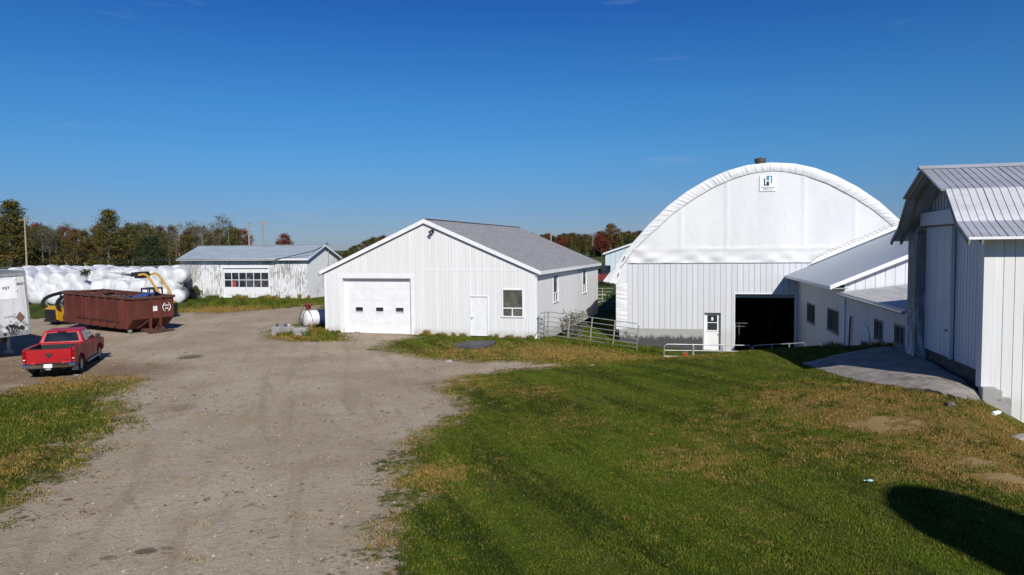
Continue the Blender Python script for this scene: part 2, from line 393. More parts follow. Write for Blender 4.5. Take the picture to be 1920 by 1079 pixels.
_A=np.zeros((len(_c)+1,)*2); _d=np.sqrt(((_c[:,None,:2]-_c[None,:,:2])**2).sum(-1))
_A[:-1,:-1]=_k(_d);_A[-1,:-1]=1;_A[:-1,-1]=1
_w=np.linalg.solve(_A,np.append(_c[:,2],0))
def hgt(x,y):
    x=np.atleast_1d(np.asarray(x,float));y=np.atleast_1d(np.asarray(y,float))
    out=np.zeros(x.shape)
    for cx,cy,w in zip(_c[:,0],_c[:,1],_w): out+=w*np.sqrt((x-cx)**2+(y-cy)**2+.3)
    return out+_w[-1]
# ------------------------------------------------------------------ the ground
def sdist(px, py, poly):
    """signed distance to a polygon, negative inside"""
    p = np.array(poly, float); q = np.roll(p, -1, 0); ins = np.zeros(px.shape, bool); dm = np.full(px.shape, 1e9)
    for (ax, ay), (bx, by) in zip(p, q):
        c = ((ay > py) != (by > py)) & (px < (bx - ax) * (py - ay) / ((by - ay) if by != ay else 1e-9) + ax); ins ^= c
        ex, ey = bx - ax, by - ay; t = np.clip(((px - ax) * ex + (py - ay) * ey) / (ex * ex + ey * ey + 1e-12), 0, 1)
        dm = np.minimum(dm, np.hypot(px - ax - t * ex, py - ay - t * ey))
    return np.where(ins, -dm, dm)
YARD = [(-2.0, 9.7), (-2.1, 11), (-2.1, 12.6), (-2.6, 14.5), (-2.3, 16.9), (-1.3, 20.2), (-2.4, 23.1), (-1.8, 25.3), (-0.1, 26.4), (2.4, 27.2), (0.8, 28.3), (-1.3, 28.6),
        (-3.6, 29.4), (-6.1, 32.1), (-6.2, 34.7), (-5.2, 36.3), (-5.3, 38.0), (-9.5, 39.2), (-8.2, 35.1), (-10.7, 35.1), (-12.5, 36.7), (-13.6, 39.6), (-13.3, 44), (-13.9, 45.9),
        (-13.6, 51), (-15.2, 56.8), (-19.2, 53), (-21, 51.5), (-24.7, 51.8), (-24.4, 50.3), (-30, 48), (-34, 48), (-45, 52), (-60, 40), (-60, -30), (-3, -30), (-2.2, 0)]
PATCH = [(-24, 21.5), (-20, 22.6), (-16.8, 23), (-16.4, 25), (-15, 25.7), (-13.2, 24.9), (-12.6, 22.1), (-10.5, 19), (-10.4, 16.8), (-9.6, 15.9), (-9.2, 13.9), (-9.1, 12.8), (-9, 12.1), (-14, 10), (-24, 12)]
SLABP = [(9.45, 23.0), (9.5, 21.2), (9.5, 19.4), (9.9, 17.9), (10.45, 16.6), (11.22, 16.75), (11.45, 17.5), (12.75, 22.5), (13.1, 24.2), (11.0, 23.4)]
# (x, y, radius, amount) of drier, browner growth
DRY = [(8.4, 17.4, 3.0, .7), (10.4, 15.0, 2.2, .7), (8.4, 15.4, 1.1, .75), (9.0, 13.4, 2.4, .7), (8.7, 12.4, .8, .9), (3.7, 14, 1.6, .42), (5, 16.5, 2.5, .35), (6.6, 14.2, 1.8, .4), (6.6, 18.6, 2.2, .35), (2, 31, 3.5, .8), (-1.5, 31, 4, .55), (4, 30, 3, .7), (7, 27.2, 2.2, .6),
       (-16.5, 26.5, 4, 1.0), (-21, 27.5, 5, .9), (-12, 36.5, 2, .7), (-22, 53, 4, .9), (-16, 57, 3, .4), (-11, 15, 2.2, .5), (-13, 19.5, 1.6, .35), (-2.6, 24, 2.5, .6), (.5, 22, 1.8, .35), (-1.7, 14, 1.2, .6), (11, 14.8, 2.5, .5), (1.5, 18, 2, .3), (10, 24, 2, .3), (3.2, 11, 1.2, .25)]
SAND = [(8.2, 15.55, .80, .46, 1.15), (8.65, 15.25, .6, .32, 1.15), (8.85, 12.5, .65, .36, .9), (8.75, 13.15, .45, .4, .85), (9.0, 14.2, .4, .3, .7), (7.2, 17.2, .5, .2, .4), (6.0, 16.8, .4, .25, .45), (-1.5, 21, 1.0, .8, .3)]
def masks(x, y):
    yd = sdist(x, y, YARD); pd = sdist(x, y, PATCH)
    g = np.clip(.5 + yd / 2.6, 0, 1); g = np.maximum(g, np.clip(.5 - pd / 3.4, 0, 1))
    dry = np.zeros(x.shape)
    for a, b, r, k in DRY: dry = np.maximum(dry, k * np.exp(-((x - a) ** 2 + (y - b) ** 2) / (r * r)))
    sand = np.zeros(x.shape)
    for a, b, rx, ry, k in SAND: sand = np.maximum(sand, k * np.exp(-((x - a) / rx) ** 2 - ((y - b) / ry) ** 2))
    sand = sand * (1 + .75 * ragged(x * 1.6, y * 1.6)); dry = dry * (1 + .28 * ragged(x * .7 + 1, y * .7))
    dry = np.maximum(dry, .45 * np.exp(-((g - .5) / .2) ** 2) * np.clip((44 - y) / 8, 0, 1))
    return g, dry, sand
def ragged(x, y):
    """a cheap irregular field about -1..1, used for torn edges and small bumps"""
    return (np.sin(x * 3.1 + 1.7 * np.sin(y * 2.3)) * np.sin(y * 3.7 + 1.9 * np.sin(x * 2.7)) + .6 * np.sin(x * 7.3 - y * 5.1 + 2 * np.sin(x * 3.3)) * np.sin(y * 8.9 + x * 2.1) + .35 * np.sin(x * 17 + y * 9) * np.sin(y * 19 - x * 7)) / 1.4
def bumps(x, y, dry): return .045 * np.clip(dry, 0, 1) * ragged(x * .9 + 2, y * .9) * np.clip((x - 4) / 3, 0, 1) * np.clip((24 - y) / 4, 0, 1) + .02 * np.clip(dry, 0, 1) * ragged(x * 2.6, y * 2.6 + 1) * np.clip((x - 4) / 3, 0, 1) * np.clip((24 - y) / 4, 0, 1)
def axis(lo, hi, fine0, fine1, step, grow=1.22):
    a = list(np.arange(fine0, fine1 + 1e-6, step)); s = step; p = fine1
    while p < hi: s *= grow; p += s; a.append(p)
    s = step; p = fine0
    while p > lo: s *= grow; p -= s; a.insert(0, p)
    return np.array(a)

def ground_material():
    N = NT('ground_surface'); P = N.pos
    g, dry, sand = N.attr('grass'), N.attr('dry'), N.attr('sand')
    n1 = N.noise(P, 1.3, 6, .68); n2 = N.noise(P, 7, 5, .7); n3 = N.noise(P, 34, 4, .7); nb = N.noise(P, .28, 4, .6); n4 = N.noise(P, 110, 2, .6)
    k = N.math('ADD', g, N.math('MULTIPLY', N.math('SUBTRACT', n1, .5), 1.5)); k = N.math('ADD', k, N.math('MULTIPLY', N.math('SUBTRACT', n2, .5), 1.1))
    gm = N.ramp(k, .38, .66)
    # dirt: packed gravel with fines, brown soil streaks and pale stones
    mpt = N.n('ShaderNodeMapping'); N.l(P, mpt.inputs[0]); mpt.inputs['Rotation'].default_value = (0, 0, R(-16)); tr = N.noise(mpt.outputs[0], .9, 6, .68, (1.3, .16, 1), .8)
    d = N.mix(N.ramp(nb, .3, .7), (.345, .272, .188), (.47, .392, .287))
    d = N.mix(N.math('MULTIPLY', N.ramp(tr, .48, .66), .5), d, (.255, .195, .135))
    d = N.mix(N.math('MULTIPLY', N.ramp(n2, .50, .64), .35), d, (.19, .14, .092))
    d = N.mix(N.math('MULTIPLY', N.ramp(N.noise(P, 2.6, 7, .78, None, 1.0), .565, .64), .75), d, (.155, .11, .062))
    d = N.mix(N.math('MULTIPLY', N.ramp(n3, .48, .62), .45), d, (.20, .155, .11))
    vo = N.n('ShaderNodeTexVoronoi'); N.l(P, vo.inputs['Vector']); vo.inputs['Scale'].default_value = 16; vo.inputs['Randomness'].default_value = 1
    stn = N.math('MULTIPLY', N.ramp(vo.outputs['Distance'], .22, .12), N.ramp(N.noise(P, 3.1, 2), .50, .62))
    d = N.mix(N.math('MULTIPLY', stn, .55), d, (.46, .43, .39))
    d = N.mix(N.math('MULTIPLY', N.ramp(n4, .56, .66), .6), d, (.52, .47, .41))
    d = N.mix(N.math('MULTIPLY', N.ramp(dry, .25, .85), .62), d, N.mix(n2, (.12, .068, .035), (.20, .125, .07)))
    # soaked spots on the yard
    sx = N.n('ShaderNodeSeparateXYZ'); N.l(P, sx.inputs[0])
    for (cx, cy, ra, rb, kk) in ((-5.65, 10.58, .17, .13, .75), (-6.1, 10.36, .12, .1, .55), (-5.36, 10.68, .12, .07, .5), (-13.94, 30.4, .45, .6, .75), (-9.65, 20.5, .35, .5, .35)):
        ex = N.math('DIVIDE', N.math('SUBTRACT', sx.outputs[0], cx), ra); ey = N.math('DIVIDE', N.math('SUBTRACT', sx.outputs[1], cy), rb)
        q = N.math('SQRT', N.math('ADD', N.math('MULTIPLY', ex, ex), N.math('MULTIPLY', ey, ey))); q = N.math('ADD', q, N.math('MULTIPLY', N.math('SUBTRACT', n2, .5), 2.6))
        d = N.mix(N.math('MULTIPLY', N.ramp(q, 1.25, .7), kk), d, (.075, .055, .034))
    # turf
    gg = N.mix(N.ramp(n1, .3, .7), (.040, .066, .006), (.078, .108, .012))
    gg = N.mix(N.math('MULTIPLY', N.ramp(nb, .42, .68), .6), gg, (.115, .112, .028))
    mps = N.n('ShaderNodeMapping'); N.l(P, mps.inputs[0]); mps.inputs['Rotation'].default_value = (0, 0, R(-22)); sts = N.noise(mps.outputs[0], .9, 4, .6, (1.5, .14, 1), .4)
    gg = N.mix(N.math('MULTIPLY', N.ramp(sts, .50, .60), .7), gg, (.10, .135, .014)); gg = N.mix(N.math('MULTIPLY', N.ramp(sts, .47, .37), .7), gg, (.022, .036, .006))  # lighter and darker streaks paint in the sheen of mown stripes
    gg = N.mix(N.math('MULTIPLY', N.ramp(n3, .45, .62), .6), gg, (.02, .032, .006))
    dk = N.math('ADD', N.math('MULTIPLY', dry, 1.15), N.math('MULTIPLY', N.math('SUBTRACT', N.noise(P, 2.1, 6, .76), .48), 2.4))
    gg = N.mix(N.math('MULTIPLY', N.ramp(dk, .30, .85), .85), gg, N.mix(n2, (.14, .095, .030), (.30, .21, .075)))
    gg = N.mix(N.ramp(N.math('ADD', sand, N.math('MULTIPLY', N.math('SUBTRACT', n2, .5), .9)), .42, .75), gg, N.mix(n3, (.27, .175, .075), (.38, .27, .135)))
    c = N.mix(gm, d, gg)
    # far fields: broad colour only
    far = N.ramp(sx.outputs[1], 60, 100)
    fc = N.mix(N.ramp(N.noise(P, .02, 4, .6, (1, 3, 1)), .4, .6), (.045, .075, .018), (.085, .088, .035))
    c = N.mix(far, c, fc)
    h = N.math('ADD', N.math('MULTIPLY', n2, .5), N.math('MULTIPLY', n3, N.math('MULTIPLY_ADD', gm, .45, .3)))
    h = N.math('ADD', h, N.math('MULTIPLY', n4, .12)); N.bump(h, .75, .09)
    return N.fin(c, .95, 0, .05)
MT['ground'] = ground_material()

gx = axis(-1600, 1600, -27, 16, .22); gy = axis(-60, 2600, 7.5, 40, .22, 1.13)
GX, GY = np.meshgrid(gx, gy); Z = hgt(GX.ravel(), GY.ravel()).reshape(GX.shape)
near = np.clip((45 - np.hypot(GX, GY)) / 20, 0, 1)
prng = np.random.RandomState(3)
Z = Z + near * (prng.rand(*Z.shape) - .5) * .018
Z = Z - np.clip(.5 - sdist(GX.ravel(), GY.ravel(), SLABP).reshape(Z.shape) / .5, 0, 1) * .10
# the pit floor of the dome and barns stays under their walls
AG, AD, AS = [a.reshape(Z.shape) for a in masks(GX.ravel(), GY.ravel())]
Z = Z + bumps(GX, GY, AD)
def ground_part(name, sel):
    ny, nx = Z.shape; idx = -np.ones(ny * nx, int); q = []
    jj, ii = np.nonzero(sel)
    f = np.stack([jj * nx + ii, jj * nx + ii + 1, (jj + 1) * nx + ii + 1, (jj + 1) * nx + ii], 1)
    used = np.unique(f); idx[used] = np.arange(len(used)); f = idx[f]
    me = bpy.data.meshes.new(name); co = np.stack([GX.ravel()[used], GY.ravel()[used], Z.ravel()[used]], 1)
    me.vertices.add(len(used)); me.vertices.foreach_set('co', co.ravel().astype(np.float32))
    me.loops.add(f.size); me.loops.foreach_set('vertex_index', f.ravel().astype(np.int32))
    me.polygons.add(len(f)); me.polygons.foreach_set('loop_start', np.arange(0, f.size, 4, dtype=np.int32)); me.polygons.foreach_set('loop_total', np.full(len(f), 4, np.int32))
    for an, A in (('grass', AG), ('dry', AD), ('sand', AS)):
        at = me.attributes.new(an, 'FLOAT', 'POINT'); at.data.foreach_set('value', A.ravel()[used].astype(np.float32))
    me.polygons.foreach_set('use_smooth', [True] * len(f)); me.materials.append(MT['ground']); me.update(calc_edges=True); me.validate()
    o = bpy.data.objects.new(name, me); COL.objects.link(o); o['kind'] = 'structure'
    return o
mx = (GX[:-1, :-1] + GX[1:, 1:]) / 2; my = (GY[:-1, :-1] + GY[1:, 1:]) / 2
gcell = AG[:-1, :-1]; farcell = (my > 62) | (np.abs(mx) > 70)
ground_part('field', farcell); ground_part('driveway', ~farcell & (gcell < .5)); ground_part('lawn', ~farcell & (gcell >= .5))

def gz(x, y): return float(hgt(x, y)[0])

# short turf as real blades over the mown areas
def turf_material():
    N = NT('turf_blades'); P = N.pos; r = N.attr('r'); dry = N.attr('dry')
    n1 = N.noise(P, 1.3, 5, .68); nb = N.noise(P, .28, 4, .6)
    mp_ = N.n('ShaderNodeMapping'); N.l(P, mp_.inputs[0]); mp_.inputs['Rotation'].default_value = (0, 0, R(-22)); st = N.noise(mp_.outputs[0], .9, 4, .6, (1.5, .14, 1), .4)
    a = N.mix(N.ramp(n1, .36, .64), (.050, .080, .006), (.104, .140, .012)); a = N.mix(N.math('MULTIPLY', N.ramp(nb, .42, .62), .5), a, (.16, .185, .024))
    a = N.mix(N.math('MULTIPLY', N.ramp(st, .50, .60), .8), a, (.128, .178, .018)); a = N.mix(N.math('MULTIPLY', N.ramp(st, .47, .37), .75), a, (.036, .056, .009))  # stripe tones put into the blade colour, in place of light off leaning blades
    a = N.mix(N.math('MULTIPLY', N.ramp(N.noise(P, 5, 4, .7), .54, .66), .6), a, (.035, .052, .010))
    a = N.mix(N.ramp(r, .62, .9, 0, .65), a, (.22, .23, .05)); a = N.mix(N.ramp(r, .35, .08, 0, .6), a, (.03, .045, .008))
    dk = N.math('ADD', N.math('MULTIPLY', dry, 1.15), N.math('MULTIPLY', N.math('SUBTRACT', N.noise(P, 2.1, 6, .76), .48), 2.4))
    a = N.mix(N.math('MULTIPLY', N.ramp(N.math('ADD', dk, N.math('MULTIPLY', N.math('SUBTRACT', r, .5), .5)), .32, .85), .9), a, N.mix(r, (.20, .128, .034), (.46, .30, .095)))
    m = N.fin(a, .7, 0, .04)
    tr = N.n('ShaderNodeBsdfTranslucent'); N.put(a, tr.inputs[0]); mx_ = N.n('ShaderNodeMixShader'); mx_.inputs[0].default_value = .25
    N.l(N.b.outputs[0], mx_.inputs[1]); N.l(tr.outputs[0], mx_.inputs[2]); N.l(mx_.outputs[0], N.out.inputs[0])
    return m
MT['turf'] = turf_material()
def turf(name, x0, x1, y0, y1, n, hmin, hmax, seed, keep=None, yard=False):
    g_ = np.random.RandomState(seed); x = g_.uniform(x0, x1, n); y = y0 + (y1 - y0) * g_.rand(n) ** 1.35
    g, dry, sand = masks(x, y)
    cl = np.sin(x * 2.1 + 1.3 * np.sin(y * 1.7)) * np.sin(y * 2.3 + 1.1 * np.sin(x * 1.9)) * .16
    ok = (g + cl * 1.3 + (g_.rand(n) - .5) * .5 > .60) & (g_.rand(n) > sand * 1.25) & (sdist(x, y, SLABP) > -.06) & (x < (y + 2) * .78) & (x > -(y + 2) * .78)
    if yard:                                       # thin dead tufts and straw trodden into the yard
        cw = np.sin(x * 1.7 + 2.1 * np.sin(y * .9)) * np.sin(y * 2.9 + 1.7 * np.sin(x * 1.3)) + .5 * np.sin(x * 5.3 + y * 3.1) * np.sin(y * 7.1 - x * 2.3)
        ok = (g < .62) & (cw + .9 * g > .8) & (x < (y + 2) * .78) & (x > -(y + 2) * .78); dry = np.maximum(dry, .75)
    if keep is not None: ok &= keep(x, y)
    x, y, dry = x[ok], y[ok], dry[ok]; n = len(x)
    z = hgt(x, y) + bumps(x, y, dry) - .012
    a = g_.uniform(0, 2 * np.pi, n); hh = g_.uniform(hmin, hmax, n) * (1 + .35 * dry); wd = hh * g_.uniform(.10, .2, n) + .0036; ln = g_.uniform(-.6, .6, (n, 2)) * hh[:, None]
    hm = .9 + .35 * np.clip(np.sin(x * 1.9 + 1.1 * np.sin(y * 1.3)) * np.sin(y * 1.6 + 1.3 * np.sin(x * 1.1)), 0, 1) + .5 * (g_.rand(n) > .985)
    hh = hh * hm; ln = ln * hm[:, None]
    co = np.empty((n, 3, 3)); co[:, 0] = np.stack([x - wd * np.cos(a), y - wd * np.sin(a), z], 1); co[:, 1] = np.stack([x + wd * np.cos(a), y + wd * np.sin(a), z], 1)
    co[:, 2] = np.stack([x + ln[:, 0], y + ln[:, 1], z + hh], 1)
    me = bpy.data.meshes.new(name); me.vertices.add(n * 3); me.vertices.foreach_set('co', co.ravel().astype(np.float32))
    me.loops.add(n * 3); me.loops.foreach_set('vertex_index', np.arange(n * 3, dtype=np.int32)); me.polygons.add(n)
    me.polygons.foreach_set('loop_start', np.arange(0, n * 3, 3, dtype=np.int32)); me.polygons.foreach_set('loop_total', np.full(n, 3, np.int32))
    for an, A in (('dry', dry), ('r', g_.rand(n))):
        at = me.attributes.new(an, 'FLOAT', 'POINT'); at.data.foreach_set('value', np.repeat(A, 3).astype(np.float32))
    me.materials.append(MT['turf']); me.update(calc_edges=True)
    o = bpy.data.objects.new(name, me); COL.objects.link(o)
    return o
tag(turf('grass', -3.2, 16, 7.6, 28.5, 900000, .024, .052, 1, lambda x, y: ~((x > 11.3) & (y > 16.3))), 'mown green and brown grass covering the lawn in front of the barn', 'grass', kind='stuff')
tag(turf('grass', -24, -8, 10, 26.5, 200000, .035, .08, 2), 'green grass patch beside the red pickup truck', 'grass', kind='stuff')
tag(turf('grass', -7, 14, 27.2, 37.5, 110000, .03, .085, 4, lambda x, y: ((x - 1.247) * .2929 + (y - 35.765) * .9561 < -.05) | (x > 1.3)), 'dry tufted grass strip along the front of the white workshop', 'grass', kind='stuff')
tag(turf('grass', -26, -11, 50, 63.5, 45000, .05, .15, 5, lambda x, y: ((x + 18.05) * .252 + (y - 62.5) * .968 < -.1)), 'rough green grass bank below the peeling white shed', 'grass', kind='stuff')
tag(turf('grass', -14, -8.2, 35, 42, 16000, .03, .12, 6, lambda x, y: (x < -10.5) | (y < 39)), 'rough weedy grass round the fuel tank and concrete blocks', 'grass', kind='stuff')

tag(turf('dead_grass', -22, 6, 8, 36, 190000, .015, .05, 9, None, True), 'dead trodden straw and tufts scattered over the dirt yard', 'dead grass', kind='stuff')
def gravel(name, seed, n, rmin, rmean, rmax, flat, ca, cb, patchy=False):
    g_ = np.random.RandomState(seed); x = g_.uniform(-22, 5, n); y = 8 + 26 * g_.rand(n) ** 1.5; gr, _, _ = masks(x, y); ok = (gr < .6) & (x > -(y + 2) * .78)
    if patchy: ok &= np.sin(x * 1.1 + 1.9 * np.sin(y * .7)) * np.sin(y * 1.5 + 1.4 * np.sin(x * .9)) > .25
    x, y = x[ok], y[ok]; n = len(x)
    r = np.minimum(rmin + rmean * g_.exponential(1, n), rmax) ; z = hgt(x, y); a = g_.uniform(0, 6.28, n)
    base = np.array([(1, 0, 0), (0, 1, 0), (-1, 0, 0), (0, -1, 0), (0, 0, .7), (.5, .5, .45), (-.4, .5, .4)]); F = [(0, 1, 5), (5, 1, 4), (0, 5, 4), (1, 2, 6), (1, 6, 4), (6, 2, 4), (2, 3, 4), (3, 0, 4)]
    b = base[None] * r[:, None, None] * g_.uniform(.65, 1.25, (n, 7, 3)); c, s_ = np.cos(a)[:, None], np.sin(a)[:, None]
    co = np.stack([b[..., 0] * c - b[..., 1] * s_ + x[:, None], b[..., 0] * s_ + b[..., 1] * c + y[:, None], b[..., 2] * flat + z[:, None]], -1)
    f = (np.array(F)[None] + (np.arange(n) * 7)[:, None, None]).reshape(-1, 3); me = bpy.data.meshes.new(name); me.vertices.add(n * 7); me.vertices.foreach_set('co', co.ravel().astype(np.float32))
    me.loops.add(f.size); me.loops.foreach_set('vertex_index', f.ravel().astype(np.int32)); me.polygons.add(len(f)); me.polygons.foreach_set('loop_start', np.arange(0, f.size, 3, dtype=np.int32)); me.polygons.foreach_set('loop_total', np.full(len(f), 3, np.int32))
    me.attributes.new('r', 'FLOAT', 'POINT').data.foreach_set('value', np.repeat(g_.rand(n), 7).astype(np.float32))
    N = NT(name + '_surface'); me.materials.append(N.fin(N.mix(N.attr('r'), ca, cb), .9, 0, .2)); me.update(calc_edges=True)
    o = bpy.data.objects.new(name, me); COL.objects.link(o); return o
tag(gravel('dirt_clods', 33, 9000, .008, .016, .09, .45, (.085, .055, .03), (.20, .14, .085), True), 'dark brown clods and trodden muck scattered over the dirt yard', 'dirt clods', kind='stuff')
tag(gravel('gravel', 21, 26000, .005, .006, .034, 1.0, (.16, .13, .10), (.50, .46, .41)), 'loose small stones strewn over the dirt yard', 'gravel', kind='stuff')
# ------------------------------------------------------------------ workshop (white garage in the middle)
GO, GA = (1.247, 35.765, 0), 0.2972
ws = thing('workshop', GO, GA, 'white board-clad workshop with grey shingle gable roof and a wide overhead door', 'workshop')
WD, DP, HE, HR, OF, OS = 12.206, 17.594, 3.41, 6.155, .10, .24
slope = (HR - HE) / (WD / 2 + OS)
def gtop(u): return HR - .24 - abs(u + WD / 2) * slope
gd = (-11.10, -6.97, 0, 3.0); pd_ = (-3.58, -2.64, .02, 2.07); wf = (-1.79, -.76, 1.09, 2.42)
mb = MB(); mp = front(0)
siding(mb, mp, -WD, 0, -.25, gtop, [(gd[0], gd[1], -.26, gd[3]), (pd_[0], pd_[1], -.26, pd_[3]), wf], .19, .014, .006, kinks=(-WD / 2,), jit=.03)
siding(mb, side_r(0), 0, DP, -.35, gtop(0), [(3.55, 4.72, 1.55, 3.0), (11.85, 13.15, 1.53, 3.0)], .19, .012, .005, jit=.02)
siding(mb, side_l(-WD), 0, DP, -.25, gtop(-WD), (), .305, .016, .008)
siding(mb, back(DP), -WD, 0, -.35, gtop, (), .6, .02, .01, kinks=(-WD / 2,))
for h in (gd, pd_, wf): reveal(mb, mp, h, .24)
wall = mb.build('wall', ['clad', 'groove_soft'], ws)
# roof: two slabs, shingles; ridge cap
mb = MB(); xr = -WD / 2
roof_slab(mb, -OF, DP + OF, xr, HR, OS, HE, .07, 'y'); roof_slab(mb, -OF, DP + OF, xr, HR, -WD - OS, HE, .07, 'y')
rf = mb.build('roof', 'shingle', ws)
mb = MB(); mb.bar((xr, -OF, HR + .01), (xr, DP + OF, HR + .01), .26, .03); mb.build('ridge_cap', 'shingle', rf)
# white rake boards and eave fascia, grey soffit
mb = MB()
for sx_, ex in ((1, OS), (-1, -WD - OS)):
    a = Vector((xr, -OF - .028, HR - .11)); b = Vector((ex, -OF - .028, HE - .11)); dn = (b - a).normalized()
    c0 = [(xr, HR - .008), (ex, HE - .008), (ex, HE - .21), (xr, HR - .23)]
    mb.prism(c0, -OF - .045, -OF - .012, 'y')
    mb.box(ex - .014, ex + .014, -OF, DP + OF, HE - .20, HE - .012) if sx_ > 0 else mb.box(ex - .014, ex + .014, -OF, DP + OF, HE - .20, HE - .012)
mb.build('fascia', 'trim', ws)
mb = MB(); mb.box(-.02, OS - .02, -OF, DP + OF, HE - .24, HE - .205); mb.box(-WD - OS + .02, -WD + .02, -OF, DP + OF, HE - .24, HE - .205)
mb.build('soffit', 'fascia_dark', ws)
# horizontal seam flashing and corner boards
mb = MB(); mb.box(gd[1] + .2, -.02, -.012, .004, 3.41, 3.44); mb.build('seam_flashing', 'trim', ws)
mb = MB(); mb.box(-.10, .014, -.016, .1, -.25, gtop(0) - .01); mb.build('corner_board', 'trim', ws)
mb = MB(); mb.box(-WD - .014, -WD + .1, -.016, .1, -.25, gtop(-WD) - .01); mb.build('corner_board', 'trim', ws)
# overhead door
mb = MB(); n = 5; hh = (gd[3] + .02) / n
rows = [( -.02 + i * hh) for i in range(n + 1)]
wins = [(-10.42, -9.96), (-9.18, -8.72), (-7.98, -7.51)]
for i in range(n):
    z0, z1 = rows[i] + .002, rows[i + 1] - .002
    if rows[i] < 1.25 < rows[i + 1]:
        xs = gd[0] + .003
        for a, b in wins: mb.box(xs, a, .205, .25, z0, z1); mb.box(a, b, .205, .25, z0, 1.12); mb.box(a, b, .205, .25, 1.40, z1); xs = b
        mb.box(xs, gd[1] - .003, .205, .25, z0, z1)
    else: mb.box(gd[0] + .003, gd[1] - .003, .205, .25, z0, z1)
od = mb.build('overhead_door', 'white_metal', ws)
for a, b in wins:
    mb = MB()
    for q in ((a - .035, b + .035, 1.085, 1.12), (a - .035, b + .035, 1.40, 1.435), (a - .035, a, 1.12, 1.40), (b, b + .035, 1.12, 1.40)): mb.box(q[0], q[1], .19, .207, q[2], q[3])
    wn = mb.build('window', 'trim', od); 
    mb = MB(); mb.box(a + .002, b - .002, .225, .235, 1.122, 1.398); g = mb.build('pane', 'glass', od)
mb = MB(); mb.box(gd[0] - .2, gd[1] + .2, -.03, .0, gd[3] + .002, gd[3] + .22); mb.box(gd[0] - .16, gd[0] - .002, -.026, 0, -.25, gd[3]); mb.box(gd[1] + .002, gd[1] + .14, -.026, 0, -.25, gd[3])
mb.build('door_trim', 'trim', ws)
mb = MB(); mb.box(gd[0] - .1, gd[1] + .1, -.35, .26, -.14, -.021); mb.build('door_sill', 'concrete', ws)
# personnel door
mb = MB(); a, b, c, d = pd_; mb.box(a + .01, b - .01, .03, .075, c, d - .012)
dr = mb.build('door', 'white_metal', ws, bevel=.004)
mb = MB(); mb.box(a - .05, a + .006, -.018, .1, c, d + .05); mb.box(b - .006, b + .05, -.018, .1, c, d + .05); mb.box(a + .006, b - .006, -.018, .1, d - .006, d + .05); mb.build('door_frame', 'trim', dr)
mb = MB(); mb.lathe([(.03, .028), (.03, .0), (.012, -.01), (.012, -.04), (.032, -.05), (.034, -.075), (.02, -.085)], 10, 'y', (a + .1, 0, .98)); mb.build('handle', 'galv', dr, 40)
mb = MB()
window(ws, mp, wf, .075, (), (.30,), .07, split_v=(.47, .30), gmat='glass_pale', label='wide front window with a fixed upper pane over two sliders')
sr = side_r(0)
for h in ((3.55, 4.72, 1.55, 3.0), (11.85, 13.15, 1.53, 3.0)): window(ws, sr, h, .06, (), (.34,), .06, split_v=(.5, .34))
# gable floodlight
mb = MB(); mb.box(-5.66, -5.56, -.06, -.0, 5.42, 5.52); mb.bar((-5.61, -.05, 5.47), (-5.61, -.28, 5.5), .03, .03); mb.bar((-5.75, -.30, 5.42), (-5.62, -.22, 5.54), .1, .09); mb.bar((-5.49, -.30, 5.56), (-5.6, -.22, 5.48), .09, .09); mb.bar((-5.68,-.26,5.3),(-5.66,-.2,5.42),.06,.06)
mb.build('floodlight', 'black', ws)

# ------------------------------------------------------------------ fabric dome barn
K = 44 / 43
DA = R(13.0)
def kz(z): return CAM_Z + (z - CAM_Z) * K
DO = (7.198 * K, 44.159 * K, 0)
db = thing('dome_barn', DO, DA, 'barn with a huge arched white fabric roof over white board walls', 'barn')
OUT = [(-1.51, 2.42), (-1.19, 2.72), (-.5, 3.75), (.29, 4.76), (1.25, 5.85), (2.44, 7.02), (3.61, 7.90), (4.77, 8.57), (5.91, 9.06), (7.05, 9.36), (8.4, 9.47)]
INN = [(-.55, 3.05), (.27, 4.18), (1.0, 4.93), (1.76, 5.62), (2.8, 6.58), (3.99, 7.42), (5.2, 8.13), (6.46, 8.64), (7.4, 8.88), (8.4, 8.98)]
def resample(p, n):
    p = [(a * K, kz(b)) for a, b in p]; q = p + [(2 * 8.4 * K - a, b) for a, b in p[-2::-1]]
    q = np.array(q); d = np.append(0, np.cumsum(np.hypot(*np.diff(q, axis=0).T))); t = np.linspace(0, d[-1], n)
    # smooth the traced arch a little
    o_ = np.stack([np.interp(t, d, q[:, 0]), np.interp(t, d, q[:, 1])], 1)
    for _ in range(6): o_[1:-1] = (o_[:-2] + o_[1:-1] * 2 + o_[2:]) / 4
    return o_
NO = 480
outer = resample(OUT, NO); inner_ = resample(INN, NO)
cxm = 8.4 * K
DL = 34.0
# roof shell with gentle sag between trusses
mb = MB(); ys = list(np.arange(0, DL + .1, .85))
def shell(i, y, off=0.0):
    p = outer[i]; nrm = np.array([p[0] - cxm, (p[1] - 1.5) * 1.3]); nrm /= np.linalg.norm(nrm)
    s_ = -.05 * abs(math.sin(math.pi * y / 3.4)) + off
    return (p[0] + nrm[0] * s_, y, p[1] + nrm[1] * s_)
mb.grid(lambda i, y: shell(i, y), list(range(0, NO, 6)) + [NO - 1], ys)
mb.grid(lambda i, y: shell(i, y, -.05), list(range(0, NO, 6)) + [NO - 1], ys)
rs = mb.build('roof_fabric', 'fabric_roof', db, 60)
